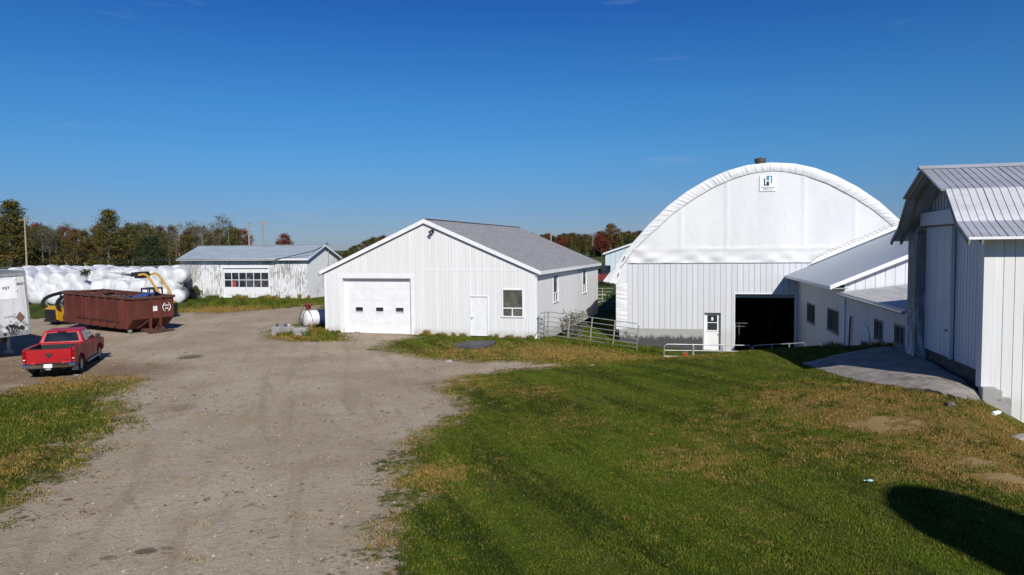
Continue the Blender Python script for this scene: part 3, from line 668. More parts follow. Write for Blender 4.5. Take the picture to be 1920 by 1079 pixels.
# ruffled front hem of the roof fabric, pulled round the first truss
mb = MB(); wob = random.Random(5); ph = [0.0] * NO
i_ = 0
while i_ < NO:                                   # irregular gathers, 15 to 50 cm apart
    n_ = wob.choice((3, 4, 4, 5, 6, 7, 9)); a_ = wob.uniform(.35, 1.0)
    for q_ in range(n_):
        if i_ + q_ < NO: ph[i_ + q_] = a_ * math.sin(math.pi * (q_ + .5) / n_) ** .6
    i_ += n_
def hem(i, t):
    a, b = outer[i], inner_[i]; e = -ph[i] * .11 * math.sin(math.pi * min(1, t * .9 + .12)) * (.35 + .65 * t)
    return (a[0] + (b[0] - a[0]) * t, -.02 - .03 * math.sin(math.pi * (t * .75 + .05)) + e, a[1] + (b[1] - a[1]) * t)
mb.grid(hem, range(NO), [0, .06, .15, .3, .5, .7, .88, 1.0])
mb.build('fabric_hem', 'fabric', rs, 70)
mb = MB(); mb.tube([(p[0], -.05, p[1] - .01) for p in inner_[2:-2:6]], .011, 6); mb.build('hem_rope', 'cable', rs, 60)
# hanging corner of roof fabric at the left eave
mb = MB(); cr = random.Random(11)
def flap(u, v):
    x0, z0 = outer[0]; x1, z1 = -.45 * K, kz(2.24)
    bx = x0 + (x1 - x0) * u; bz = z0 + (z1 - z0) * u + .05 * math.sin(u * 23) * u * (1 - v)
    tx, tz = inner_[0][0] + .15 * u, inner_[0][1] + .15 - .5 * u * 0
    ox, oz = outer[24]
    tx = ox + (tx - ox) * u; tz = oz + (tz - oz) * u
    return (bx + (tx - bx) * v, -.06 - .14 * math.sin(math.pi * u) + .05 * math.sin(9 * u + 4 * v) * (1 - v) * u, bz + (tz - bz) * v)
mb.grid(flap, [i / 14 for i in range(15)], [i / 8 for i in range(9)]); mb.build('fabric_corner', 'fabric', rs, 60)
# end membrane: taut above, wrinkled where it is laced to the wall
SEAM = kz(3.555)
mb = MB()
def memb_y(x, z):
    lowr = math.exp(-((z - SEAM) / .55) ** 2)
    diag = math.sin((x * 1.0 + z * 1.7) * 3.1 + 1.4 * math.sin(x * 1.3)) * .5 + math.sin((x * .7 - z * 1.9) * 4.7) * .35
    left = math.exp(-(x / 2.2) ** 2)
    tr = sum(math.exp(-((x - c) / .10) ** 2) for c in (3.35, 6.1, 10.55, 13.4)) * (1 if z > SEAM + .9 else .3)
    fold = math.exp(-((z - (SEAM + .85)) / .06) ** 2) * .045
    return -.02 - .06 * diag * (lowr + .7 * left * math.exp(-((z - SEAM - .6) / .9) ** 2)) - .03 * tr - fold - .02 * math.sin(x * .9)
ins = inner_[[i for i in range(NO) if inner_[i][1] > SEAM - .02]]
xs = np.linspace(ins[0][0] - .15, ins[-1][0] + .15, 190)
topz = np.interp(xs, inner_[:, 0], inner_[:, 1])
tv = [0, .015, .03, .045, .06, .08, .1, .12, .14, .16, .18, .2, .23, .27, .32, .38, .45, .55, .65, .75, .85, .93, 1]
mb.grid(lambda i, t: (xs[i], memb_y(xs[i], SEAM + (topz[i] + .03 - SEAM) * t), SEAM + (max(topz[i], SEAM) + .03 - SEAM) * t), range(190), tv)
gm_ = mb.build('gable_fabric', 'fabric', db, 70)
mb = MB(); mb.box(.1, cxm * 2 - .1, -.05, .0, SEAM - .035, SEAM + .005); mb.build('seam_strip', 'fascia_dark', db)
mb = MB(); mb.bar((-.12, -.2, SEAM + .45), (-.22, -.2, SEAM + .2), .03, .05); mb.build('lacing_strap', 'black', gm_)
mb = MB(); mb.bar((-.5, -.18, SEAM - .62), (-.58, -.18, SEAM - .85), .03, .05); mb.build('lacing_strap', 'black', gm_)
# front wall with door openings
dd_ = (4.67 * K, 5.64 * K, kz(-1.86), kz(.50)); bo = (6.46 * K, 9.88 * K, -2.4, kz(1.65))
mb = MB(); mp = front(0)
siding(mb, mp, 0, cxm * 2, lambda u: (kz(-.53) if u < 4.58 * K else -2.5), SEAM - .02, [dd_, bo], .337, .026, .014, kinks=(4.58 * K,))
reveal(mb, mp, dd_, .30); reveal(mb, mp, bo, .35)
siding(mb, side_l(-.6 * K), .05, DL, -2.4, kz(2.3), (), 1.0); siding(mb, side_r(cxm * 2 + .6), .05, DL, -2.4, kz(2.3), (), 1.0)
mb.map = back(DL); mb.face([(-.6, 0, -2.5), (cxm * 2 + .6, 0, -2.5), (cxm * 2 + .6, 0, 3), (cxm * 2 - 1, 0, 5), (cxm, 0, 9.2), (1, 0, 5), (-.6, 0, 3)]); mb.map = None
mb.build('wall', ['clad_dome', 'groove'], db)
mb = MB()
def crinkle(u, z): return (-.69 * K + .69 * K * u, -.03 - .010 * math.sin(z * 15 + 3 * u + 2.5 * math.sin(z * 4.3)) - .007 * math.sin(z * 31 - 4 * u + 3 * math.sin(z * 7)) - .03 * math.sin(math.pi * u), z)
mb.grid(crinkle, [0, .15, .3, .5, .7, .85, 1], [kz(-.6) + i * .035 for i in range(int((kz(2.36) - kz(-.6)) / .035))]); mb.build('side_fabric', 'fabric', db, 70)
mb = MB(); mb.face([(-.69 * K, .03, kz(2.2))] + [(outer[i][0] + .06, .03, outer[i][1]) for i in range(0, 66, 6)] + [(.9, .03, SEAM + .2), (.02, .03, SEAM), (.02, .03, kz(2.2))]); mb.build('end_flap', 'fabric', db)
mb = MB(); mb.box(.0 - .5, 4.58 * K, -.05, .25, -2.6, kz(-.53)); mb.box(0, 4.585 * K, -.058, -.04, kz(-.545), kz(-.52))
fd = mb.build('foundation', 'plinth', db)
mb = MB(); mb.box(bo[0] - .07, bo[0] + .0, -.03, .3, -2.5, bo[3] + .06); mb.box(bo[1], bo[1] + .1, -.03, .3, -2.5, bo[3] + .06); mb.box(bo[0], bo[1], -.035, .0, bo[3] + .003, bo[3] + .06)
mb.build('barn_door_frame', 'trim', db)
mb = MB(); mb.box(bo[0] + .002, bo[1] - .002, .28, .36, bo[3] - .24, bo[3] - .003); mb.build('door_header', 'fascia_dark', db)
# door with two lights
a, b, c, d = dd_
mb = MB(); x0, x1 = a + .01, b - .12
mb.box(x0, x0 + .18, .22, .265, c, d - .12); mb.box(x1 - .09, x1, .22, .265, c, d - .12); mb.box(x0 + .18, x1 - .09, .22, .265, c, d - 1.12); mb.box(x0 + .18, x1 - .09, .22, .265, d - .18, d - .12); mb.box(x0 + .18, x1 - .09, .215, .265, d - .66, d - .62)
mb.box(x0 + .12, x1 - .04, .19, .221, d - 1.18, d - 1.11)
dr = mb.build('door', 'white_metal', db)
mb = MB(); mb.box(x0 + .182, x1 - .092, .238, .246, d - 1.118, d - .662); mb.box(x0 + .182, x1 - .092, .238, .246, d - .618, d - .182); mb.build('pane', 'glass', dr)
mb = MB(); mb.box(x0 + .42, x0 + .54, .228, .237, d - .50, d - .30); mb.build('notice', 'trim', dr)
mb = MB(); mb.box(x1 - .055, x1 - .02, .17, .22, c + .98, c + 1.05); mb.build('handle', 'black', dr)
mb = MB(); mb.box(x1 + .003, b - .003, .2, .27, c, d - .004); mb.box(x0, x1, .2, .27, d - .118, d - .004); mb.build('door_frame', 'trim', dr)
# dark interior: floor, back partition, posts, a gate rail and a far window
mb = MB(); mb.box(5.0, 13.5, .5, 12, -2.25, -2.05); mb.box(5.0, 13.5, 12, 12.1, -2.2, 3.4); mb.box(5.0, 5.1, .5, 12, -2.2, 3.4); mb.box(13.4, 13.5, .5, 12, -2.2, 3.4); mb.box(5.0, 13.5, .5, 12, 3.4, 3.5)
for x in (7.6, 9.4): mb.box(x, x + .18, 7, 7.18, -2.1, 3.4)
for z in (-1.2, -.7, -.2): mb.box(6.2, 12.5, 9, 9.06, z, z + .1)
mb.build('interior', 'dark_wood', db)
mb = MB(); mb.tube([(bo[0] + .12, 1.2, -1.9), (bo[0] + .12, 1.2, -.35), (bo[0] + .95, 1.2, -.35)], .02, 6); mb.tube([(bo[0] + .12, 1.2, -.55), (bo[0] + .9, 1.2, -.55)], .014, 6); mb.tube([(bo[0] + .35, 1.2, -.35), (bo[0] + .35, 1.2, -1.9)], .014, 6)
mb.build('stall_rail', 'galv', db)
# sign with the maker's mark on the end fabric
sx0, sx1, sz0, sz1 = 7.80 * K, 8.72 * K, 7.85, 8.79
sy = -.075
mb = MB(); mb.box(sx0, sx1, sy - .012, sy, sz0, sz1); sg = mb.build('sign', simple('sign_white', (.78, .79, .8), .4, var=.03), db)
cxs = (sx0 + sx1) / 2; s_ = (sx1 - sx0)
def mark(rects, mat, nm):
    mb = MB()
    for x0, x1, z0, z1 in rects: mb.box(cxs + x0 * s_, cxs + x1 * s_, sy - .018, sy - .0125, sz0 + z0 * s_, sz0 + z1 * s_)
    return mb.build(nm, mat, sg)
MT['sign_blue'] = simple('sign_teal', (.03, .26, .38), .4, var=.03); MT['sign_dark'] = simple('sign_navy', (.02, .022, .04), .4, var=.03)
mark([(-.24, -.165, .38, .83), (-.24, .08, .36, .43), (-.08, .08, .43, .62)], 'sign_dark', 'emblem')
mark([(-.08, .08, .70, .95), (.08, .26, .93, .985), (.19, .26, .52, .93), (-.08, .08, .95, .985)], 'sign_blue', 'emblem')
def text(body, size, loc, rot, mat, parent, nm='lettering', ext=.003, align='CENTER'):
    # the glyphs become a plain mesh
    cu = bpy.data.curves.new(nm, 'FONT'); cu.body = body; cu.size = size; cu.extrude = ext; cu.align_x = align; cu.materials.append(MT[mat])
    o = bpy.data.objects.new(nm, cu); COL.objects.link(o); bpy.context.view_layer.update()
    me = bpy.data.meshes.new_from_object(o.evaluated_get(bpy.context.evaluated_depsgraph_get())); bpy.data.objects.remove(o); me.name = nm
    o = bpy.data.objects.new(nm, me); COL.objects.link(o); o.parent = parent; o.location = loc; o.rotation_euler = rot
    return o
text('MegaDome', .155, (cxs, sy - .016, sz0 + .17), (R(90), 0, 0), 'sign_dark', sg)
text('megadome.com', .085, (cxs, sy - .016, sz0 + .065), (R(90), 0, 0), 'sign_dark', sg)
# roof vent on the crown
mb = MB(); mb.lathe([(.30, 9.2), (.30, 9.95), (.35, 9.97), (.36, 10.17), (.12, 10.24)], 16, 'z', (8.15 * K, 3.0, 0)); mb.build('roof_vent', simple('brown_vent', (.09, .07, .06), .6, .3), db, 40)

# ------------------------------------------------------------------ side barn joining the dome (metal roof)
WO, WA = (17.382, 42.884, 0), R(12.4)
sb = thing('side_barn', WO, WA, 'low white side barn with blue-grey metal roof built against the dome barn', 'barn')
EZ, SL, OV, RW = 2.74, .43, .74, 6.3
y0, y1 = -11.7, 1.0
def wz(u): return EZ + SL * (u + OV) - .1 if u < RW else EZ + SL * (2 * RW + OV - u) - .1
w1 = (-5.0, -2.95, .28, 1.28); w2 = (-10.4, -8.2, .42, 1.42)
mb = MB(); ml = side_l(0)
siding(mb, ml, y0, y1, -2.6, wz(0), [w1, w2], .30, .03, .012)
siding(mb, front(y0), 0, 2 * RW, -.5, wz, (), .40, .02, .012, kinks=(RW,))
siding(mb, side_r(2 * RW), y0, y1, -2.6, wz(2 * RW), (), 1.0)
mb.build('wall', ['clad_wing', 'groove'], sb)
mb = MB(); rz = EZ + SL * (RW + OV)
roof_slab(mb, y0 - .35, y1 + .0, RW, rz, -OV, EZ, .06, 'y'); roof_slab(mb, y0 - .35, y1 + 3, RW, rz, 2 * RW + OV, EZ, .06, 'y')
rfb = mb.build('roof', 'roof_blue', sb)
mb = MB()
for ex, sg_ in ((-OV, 1), (2 * RW + OV, -1)):
    mb.prism([(RW, rz + .03), (ex, EZ + .03), (ex, EZ - .16), (RW, rz - .16)], y0 - .385, y0 - .352, 'y')
mb.box(-OV - .02, -OV + .012, y0 - .35, y1, EZ - .15, EZ - .008)
mb.build('fascia', 'trim', sb)
mb = MB(); mb.box(-OV + .014, 0.02, y0 - .33, y1, EZ - .12, EZ - .09); mb.build('soffit', 'fascia_dark', sb)
# white flashing where the roof runs along the dome end
mb = MB(); yf = -.42
mb.prism([(-OV + .1, EZ + .12), (RW, rz + .02 + .1), (RW, rz + .36), (1.0, EZ + SL * 1.74 + .36), (.55, EZ + SL * 1.3 + .1)], yf - .03, yf, 'y'); mb.build('flashing', 'white_metal', rfb)
mb = MB()
for i in range(22):
    u0 = .9 + i * .25; mb.bar((u0, yf - .04, EZ + SL * (u0 + OV) + .37), (u0 + .16, yf - .04, EZ + SL * (u0 + .16 + OV) + .37), .012, .02)
    mb.bar((u0 + .1, yf - .04, EZ + SL * (u0 + .1 + OV) + .50), (u0 + .26, yf - .04, EZ + SL * (u0 + .26 + OV) + .50), .012, .02)
mb.build('lacing', 'cable', rfb)
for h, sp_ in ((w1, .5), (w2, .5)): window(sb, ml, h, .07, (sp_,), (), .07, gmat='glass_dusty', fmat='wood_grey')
mb = MB(); mb.box(-.06, .0, y0 - .02, y0 + .06, -.5, wz(0) - .02); mb.build('corner_board', 'trim', sb)

# ------------------------------------------------------------------ lean-to between side barn and gambrel barn
ln = thing('lean_to', W(WO, WA, 0, -11.72), WA, 'low white lean-to with weathered shallow roof between side barn and gambrel barn', 'shed')
LY = -9.1
w3 = (-5.55, -4.60, 1.02, 1.66); w4 = (-8.0, -7.05, 1.16, 1.74)
mb = MB(); siding(mb, ml, LY, 0, lambda u: -1.0, 2.42, [w3, w4], .27, .04, .016, raised=False)
siding(mb, front(LY), 0, 8, 0, lambda u: 2.42 + .12 * u, (), .4)
mb.build('wall', ['clad_wing', 'groove'], ln)
mb = MB(); roof_slab(mb, LY - .05, -.06, 7.5, 2.46 + .13 * 7.8, -.3, 2.46, .05, 'y')
r2 = mb.build('roof', 'shingle_old', ln)
mb = MB(); mb.box(-.335, -.302, LY - .05, -.06, 2.34, 2.455); mb.tube([(-.40, LY - .05, 2.36), (-.40, -.06, 2.38)], .055, 8); mb.build('gutter', 'galv', r2)
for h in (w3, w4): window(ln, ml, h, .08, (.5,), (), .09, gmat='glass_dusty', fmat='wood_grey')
mb = MB()
pts = [(-3.9, .3), (-2.2, .3)] + [(-3.05 + .85 * math.cos(t * math.pi / 10), .95 + .45 * math.sin(t * math.pi / 10)) for t in range(11)]
mb.prism(pts, -.03, -.002, 'x'); mb.build('patched_panel', simple('pale_patch', (.52, .57, .66), .6, var=.1), ln)
mb = MB(); mb.tube([(-.07, -1.0, .1), (-.07, -1.15, 1.35), (-.05, -1.2, 1.5)], .035, 8); mb.build('vent_pipe', 'black', ln, 40)

# ------------------------------------------------------------------ gambrel barn on the right
BO, BA = (11.35, 17.0, 0), R(14.0)
gb = thing('gambrel_barn', BO, BA, 'tall white plank barn with flared gambrel metal roof and sliding doors above the ramp', 'barn')
BW, BL, BX = 5.6, 15.0, -.52
PRO = [(-.50, 4.70), (.27, 5.11), (1.10, 5.96), (2.80, 6.68), (4.50, 5.96), (5.33, 5.11), (6.10, 4.70)]
def ptop(u):
    for (a, za), (b, zb) in zip(PRO, PRO[1:]):
        if a <= u <= b: return za + (zb - za) * (u - a) / (b - a) - .09
    return 4.5
mb = MB(); kinks = (.27, 1.10, 2.80, 4.50, 5.33)
siding(mb, front(0), .0, BL, lambda u: 1.0 if u < .16 else -1.2, ptop(0) + .05, (), .215, .012, .012, jit=.012, kinks=(.16,))
siding(mb, back(BW), 0, BL, -1.2, ptop(0), (), 1.0); siding(mb, side_r(BL), 0, BW, -1.2, ptop, (), 1.0, kinks=kinks)
mb.build('wall', ['barnwood', 'groove'], gb)
# gable front (faces the ramp): recessed upper boards, side posts, header, sliding doors
mb = MB(); gl = side_l(.26)
siding(mb, gl, 0, BW, 1.0, ptop, [(.30, 4.66, .9, 5.12)], .26, .03, .016, kinks=kinks, raised=True)
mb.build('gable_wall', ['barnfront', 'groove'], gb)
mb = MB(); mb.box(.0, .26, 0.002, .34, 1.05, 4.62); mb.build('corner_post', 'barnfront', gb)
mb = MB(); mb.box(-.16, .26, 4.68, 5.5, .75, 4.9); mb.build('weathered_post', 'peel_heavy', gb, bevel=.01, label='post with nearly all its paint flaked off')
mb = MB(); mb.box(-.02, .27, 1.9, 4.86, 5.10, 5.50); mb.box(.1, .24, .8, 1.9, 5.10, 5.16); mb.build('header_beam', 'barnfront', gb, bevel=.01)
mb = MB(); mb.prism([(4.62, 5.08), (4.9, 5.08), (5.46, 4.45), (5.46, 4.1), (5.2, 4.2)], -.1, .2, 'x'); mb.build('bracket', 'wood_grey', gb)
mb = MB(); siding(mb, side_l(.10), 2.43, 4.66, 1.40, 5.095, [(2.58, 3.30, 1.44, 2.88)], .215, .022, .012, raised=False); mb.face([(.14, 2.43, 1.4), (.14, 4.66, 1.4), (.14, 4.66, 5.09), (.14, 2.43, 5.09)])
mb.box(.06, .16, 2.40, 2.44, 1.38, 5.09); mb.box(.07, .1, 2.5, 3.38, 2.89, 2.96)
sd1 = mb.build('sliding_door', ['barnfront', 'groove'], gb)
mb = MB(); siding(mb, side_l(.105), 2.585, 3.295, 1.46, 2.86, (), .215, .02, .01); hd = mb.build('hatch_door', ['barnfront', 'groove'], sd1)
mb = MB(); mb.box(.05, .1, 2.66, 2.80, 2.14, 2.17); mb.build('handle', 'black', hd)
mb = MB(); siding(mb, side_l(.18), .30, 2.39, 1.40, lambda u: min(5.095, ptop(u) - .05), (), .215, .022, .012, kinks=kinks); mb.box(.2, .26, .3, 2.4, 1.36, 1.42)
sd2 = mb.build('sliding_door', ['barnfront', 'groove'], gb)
mb = MB(); mb.box(.16, .24, .2, 4.7, .9, 1.36); mb.build('threshold', 'dark_wood', gb)
mb = MB(); mb.tube([(.06, .5, 5.09), (.06, 4.6, 5.09)], .03, 6); mb.build('door_track', 'black', gb)
# roof with standing ribs
mb = MB()
def seg(a, b, x0, x1, t=.05):
    roof_slab(mb, x0, x1, a[0], a[1], b[0], b[1], t, 'x')
for i, (a, b) in enumerate(zip(PRO, PRO[1:])):
    seg(a, b, BX - (.10 if i in (2, 3) else 0), BL + .4)
    L = math.hypot(b[0] - a[0], b[1] - a[1]); nz = ((b[0] - a[0]) / L, -(b[1] - a[1]) / L)
    if i > 3: continue
    k = 0; x = BX + .14
    while x < BL:
        big = k % 5 == 4; r = .012 if not big else .02
        mb.bar((x, a[0] + nz[1] * .004, a[1] + nz[0] * .006), (x, b[0] + nz[1] * .004, b[1] + nz[0] * .006), .012 if not big else .022, .028 if not big else .045, (0, nz[1], nz[0]))
        x += .178; k += 1
rg = mb.build('roof', 'roof_barn', gb)
mb = MB(); mb.prism([(2.80 - .17, 6.68 - .05), (2.8, 6.735), (2.80 + .17, 6.68 - .05), (2.8, 6.69)], BX - .16, BL + .4, 'x'); mb.build('ridge_cap', 'roof_barn', rg)
mb = MB(); mb.box(BX, BL, -.53, -.49, 4.655, 4.715); mb.build('drip_edge', 'white_metal', rg)
mb = MB()
q = [(a, z - .055) for a, z in PRO]
for a, b in zip(q, q[1:]):
    for x in [BX + .02, BX + .3]: mb.bar((x, a[0], a[1] - .06), (x, b[0], b[1] - .06), .05, .1, (0, 0, 1))
mb.build('rafter', 'wood_grey', gb)
mb = MB(); mb.box(-.02, .30, -.16, .1, -.2, 1.10); mb.box(.0, .62, -.10, .1, -.6, .98 - .12); mb.box(.12, .42, -.13, .05, .8, 1.04)
mb.build('foundation', 'concrete', gb, bevel=.02)

# ------------------------------------------------------------------ concrete ramp at the barn doors
mb = MB(); rr_ = random.Random(2)
pl = []
for (ax, ay), (bx, by) in zip(SLABP, SLABP[1:] + SLABP[:1]):
    for t in range(10):
        k = t / 10; jit = .0 if (ax > 11.3 and bx > 11.3) else .06
        pl.append((ax + (bx - ax) * k + rr_.uniform(-jit, jit), ay + (by - ay) * k + rr_.uniform(-jit, jit)))
cxr, cyr = 11.2, 20.6
top = [(x, y, gz(x, y) + .10) for x, y in pl]
ids = []
rings = [1, .985, .8, .6, .4, .2]
for k in rings: ids.append([mb.P(cxr + (x - cxr) * k, cyr + (y - cyr) * k, gz(cxr + (x - cxr) * k, cyr + (y - cyr) * k) + (.075 if k < 1 else .06) - .055 * max(0, min(1, (10.6 - x) / 1.0)) * (k > .7)) for x, y in pl])
lo = [mb.P(x, y, gz(x, y) - .25) for x, y in pl]; n = len(pl); cc = mb.P(cxr, cyr, gz(cxr, cyr) + .075)
for i in range(n):
    j = (i + 1) % n; mb.faceids([lo[i], lo[j], ids[0][j], ids[0][i]])
    for a, b in zip(ids, ids[1:]): mb.faceids([a[i], a[j], b[j], b[i]])
    mb.faceids([ids[-1][i], ids[-1][j], cc])
tag(mb.build('ramp', simple('ramp_concrete', (.265, .243, .215), .95, 0, .24, 2.2, .9, 26, .1, (.13, .11, .085), .8), None, 40), kind='structure')

# ------------------------------------------------------------------ peeling shed far left
SO, SA = (-18.051, 62.497, 0), 0.255
sh = thing('storage_shed', SO, SA, 'long white shed with badly peeling paint and a pale metal roof behind the yard', 'shed')
SLn, SDp, SE, SR, SOE, SOG = 13.08, 5.47, 3.843, 5.07, .386, .24
ssl = (SR - SE) / (SDp / 2 + SOE)
def stop_(u): return SR - abs(u - SDp / 2) * ssl - .12
sdh = (-8.66, -3.92, -.2, 3.0)
mb = MB(); siding(mb, front(0), -SLn, 0, -.3, stop_(0), [sdh], .21, .016, .01, jit=.02); reveal(mb, front(0), sdh, .14)
mb.build('wall', ['peel', 'groove'], sh, label='front wall with paint peeling to grey wood'); mb = MB()
siding(mb, side_r(0), 0, SDp, -.3, stop_, [(1.85, 2.15, 2.3, 2.45)], .21, .016, .01, kinks=(SDp / 2,), jit=.02)
siding(mb, side_l(-SLn), 0, SDp, -.3, stop_, (), .5, kinks=(SDp / 2,)); siding(mb, back(SDp), -SLn, 0, -.3, stop_(0), (), .5)
mb.build('wall', ['peel_side', 'groove_soft'], sh)
mb = MB(); roof_slab(mb, -SLn - SOG, SOG, SDp / 2, SR, -SOE, SE, .05, 'x'); roof_slab(mb, -SLn - SOG, SOG, SDp / 2, SR, SDp + SOE, SE, .05, 'x')
for i in range(23): 
    x = -SLn + .05 + i * .58; mb.bar((x, -SOE, SE + .008), (x, SDp / 2, SR + .008), .03, .018)
mb.bar((-SLn - SOG, SDp / 2, SR + .01), (SOG, SDp / 2, SR + .01), .25, .03)
mb.build('roof', 'roof_pale', sh)
mb = MB()
for ex in (-SOE, SDp + SOE):
    mb.prism([(SDp / 2, SR + .0), (ex, SE + .0), (ex, SE - .17), (SDp / 2, SR - .17)], SOG + .003, SOG + .035, 'x')
mb.box(-SLn - SOG, SOG, -SOE - .03, -SOE - .002, SE - .15, SE + .0); mb.build('fascia', 'trim', sh)
mb = MB(); mb.box(-SLn - SOG, SOG, -SOE, 0.0, SE - .16, SE - .13); mb.build('soffit', 'fascia_dark', sh)
# its overhead door with two rows of lights
mb = MB(); a, b = sdh[0], sdh[1]
zz = [-.1, .58, 1.28, 2.62, 2.98]
for z0, z1 in ((-.1, .58), (.59, 1.28), (2.58, 3.0)): mb.box(a + .003, b - .003, .10, .14, z0, z1)
for t in (0, 1): mb.box([a + .003, b - .09][t], [a + .09, b - .003][t], .10, .14, 1.28, 2.58)
nw = 6; pw = (b - a - .18) / nw
for i in range(1, nw): mb.box(a + .09 + i * pw - .03, a + .09 + i * pw + .03, .10, .14, 1.28, 2.58)
mb.box(a + .09, b - .09, .098, .142, 1.90, 1.96)
od = mb.build('overhead_door', 'peel_light', sh)
for i in range(nw):
    for z0, z1 in ((1.285, 1.895), (1.965, 2.575)):
        mb = MB(); x0 = a + .09 + i * pw + .031; mb.box(x0, x0 + pw - .062, .12, .128, z0, z1); mb.build('pane', 'glass', od)
mb = MB(); x0 = a + .09 + 1 * pw + .05; mb.box(x0, x0 + .35, .114, .119, 1.30, 1.80); mb.build('red_sticker', simple('red_notice', (.5, .05, .06), .5), od)
mb = MB(); mb.box(a - .12, a - .0, -.03, 0, -.3, 3.25); mb.box(b, b + .12, -.03, 0, -.3, 3.25); mb.box(a, b, -.03, 0, 3.005, 3.25); mb.build('door_trim', 'peel_light', sh)
mb = MB(); mb.tube([(.1, 3.55, 2.3), (.1, 3.55, 5.15)], .045, 8); mb.tube([(.1, 3.55, 5.15), (.1, 3.35, 5.3), (.1, 3.2, 5.15)], .045, 8); mb.box(.04, .2, 3.42, 3.68, 2.0, 2.4)
for z in (4.7, 4.9, 5.05): mb.lathe([(.04, z), (.08, z + .02), (.08, z + .08), (.04, z + .1)], 8, 'z', (.2, 3.55, 0))
mb.build('service_mast', 'galv', sh, 40)
mb = MB(); mb.box(.0, .02, 1.82, 2.18, 2.27, 2.48); mb.build('vent', 'wood_grey', sh)

# ------------------------------------------------------------------ pale barn far behind, seen between workshop and dome
fb = thing('far_barn', (17.2, 130.0, 0), R(8), 'pale blue-white barn far off in the field behind the dome', 'barn')
mb = MB(); ft = lambda u: 3.35 + .34 * u if u < 8 else 3.35 + .34 * (16 - u)
siding(mb, front(0), 0, 16, -2, ft, (), .9, .06, .03, kinks=(8,)); siding(mb, side_l(0), 0, 30, -2, 3.3, (), 1.5); siding(mb, side_r(16), 0, 30, -2, 3.3, (), 1.5); siding(mb, back(30), 0, 16, -2, ft, (), 2, kinks=(8,))
mb.build('wall', [paint_white('far_barn_cladding', (.48, .57, .62), .1), 'groove'], fb)
mb = MB(); roof_slab(mb, -.5, 30, 8, 3.55 + .34 * 8, -.5, 3.55 - .17, .2, 'y'); roof_slab(mb, -.5, 30, 8, 3.55 + .34 * 8, 16.5, 3.55 - .17, .2, 'y'); mb.build('roof', 'white_metal', fb)
# bin behind the viewpoint: only its domed shadow reaches the lawn
bx_, by_ = 7.45, -2.35
gbn = thing('grain_bin', (bx_, by_, gz(bx_, by_)), 0, 'round-topped grain bin standing behind the viewpoint, seen by its dark shadow on the lawn', 'grain bin')
gbn.location = (10.58, -1.72, gz(10.58, -1.72))
mb = MB(); prof = [(1.03, .0)] + [(1.03 + (.015 if i % 2 else 0), .3 + i * .2) for i in range(44)] + [(1.05 * math.cos(t), 9.05 + 1.1 * math.sin(t)) for t in (0, .2, .4, .6, .8, 1.0, 1.2, 1.4)]
mb.lathe(prof, 40); mb.build('bin_wall', 'galv', gbn, 30)
mb = MB(); mb.lathe([(.32, 10.0), (.34, 10.22), (.1, 10.3)], 16); mb.build('hatch', 'galv', gbn, 30)
mb = MB()
for k in range(24): mb.bar((-.2, -1.12, .6 + k * .36), (.2, -1.12, .6 + k * .36), .025, .025)
for x in (-.2, .2): mb.bar((x, -1.12, .3), (x, -1.12, 9.4), .03, .05)
mb.build('ladder', 'galv', gbn)

# ------------------------------------------------------------------ red pickup truck
def car_paint(name, col, rough=.38):
    N = NT(name); f = N.noise(N.obj, 1.5, 4, .6)
    sx = N.n('ShaderNodeSeparateXYZ'); N.l(N.obj, sx.inputs[0])
    c = N.mix(N.math('MULTIPLY', N.ramp(N.math('ADD', sx.outputs[2], N.math('MULTIPLY', f, .5)), 1.0, .55), .5), col, (.16, .11, .08))
    m = N.fin(c, N.ramp(f, .3, .7, rough, rough + .15), 0, .3); N.b.inputs['Coat Weight'].default_value = .12; N.b.inputs['Coat Roughness'].default_value = .12
    return m
MT['red'] = car_paint('red_car_paint', (.36, .007, .012))
MT['chrome'] = simple('chrome', (.62, .64, .66), .16, 1.0, .06)
MT['lamp_red'] = simple('red_lens', (.22, .006, .008), .15, 0, .2); MT['lamp_clear'] = simple('clear_lens', (.75, .75, .72), .15)
MT['alloy'] = simple('alloy_wheel', (.42, .43, .44), .35, .7)
MT['plate'] = simple('plate_white', (.78, .79, .78), .4)
MT['car_glass'] = glass('tinted_car_glass', (.007, .009, .012), .05)
MT['car_glass'].node_tree.nodes['Principled BSDF'].inputs['IOR'].default_value = 1.5
MT['liner'] = simple('bed_liner', (.022, .022, .024), .75, var=.3)
tk = thing('pickup_truck', (-17.76, 28.08, 0.0), R(-19.7), 'red four-door pickup truck parked on the brown dirt, seen from behind', 'pickup truck')
tk.scale = (.82, .92, .81)
def arch(cy, r, z0, n=12): return [(cy + r * math.cos(t), .42 + r * math.sin(t)) for t in [math.pi - i * math.pi / n for i in range(n + 1)]]
RA, FA, AR = -1.78, 1.78, .50
for sgn in (-1, 1):
    poly = [(-2.92, .55), (RA - AR, .50)] + [p for p in arch(RA, AR, .42) if p[1] > .5] + [(RA + AR, .45), (FA - AR, .45)] + [p for p in arch(FA, AR, .42) if p[1] > .5] + [(FA + AR, .5), (2.72, .55), (2.78, .95), (2.66, 1.13), (1.2, 1.27), (-1.02, 1.32), (-2.92, 1.34)]
    mb = MB(); mb.prism(poly, .90 * sgn, 1.0 * sgn, 'x')
    o = mb.build('side_panel', 'red', tk, bevel=.035)
    for cy in (RA, FA):           # flared arch lips
        mb = MB(); q = [(1.0 * sgn, cy + (AR + .02) * math.cos(t), .42 + (AR + .02) * math.sin(t)) for t in [math.pi * (.06 + .88 * i / 14) for i in range(15)]]
        mb.tube(q, .035, 6); mb.build('wheel_arch', 'red', o, 60)
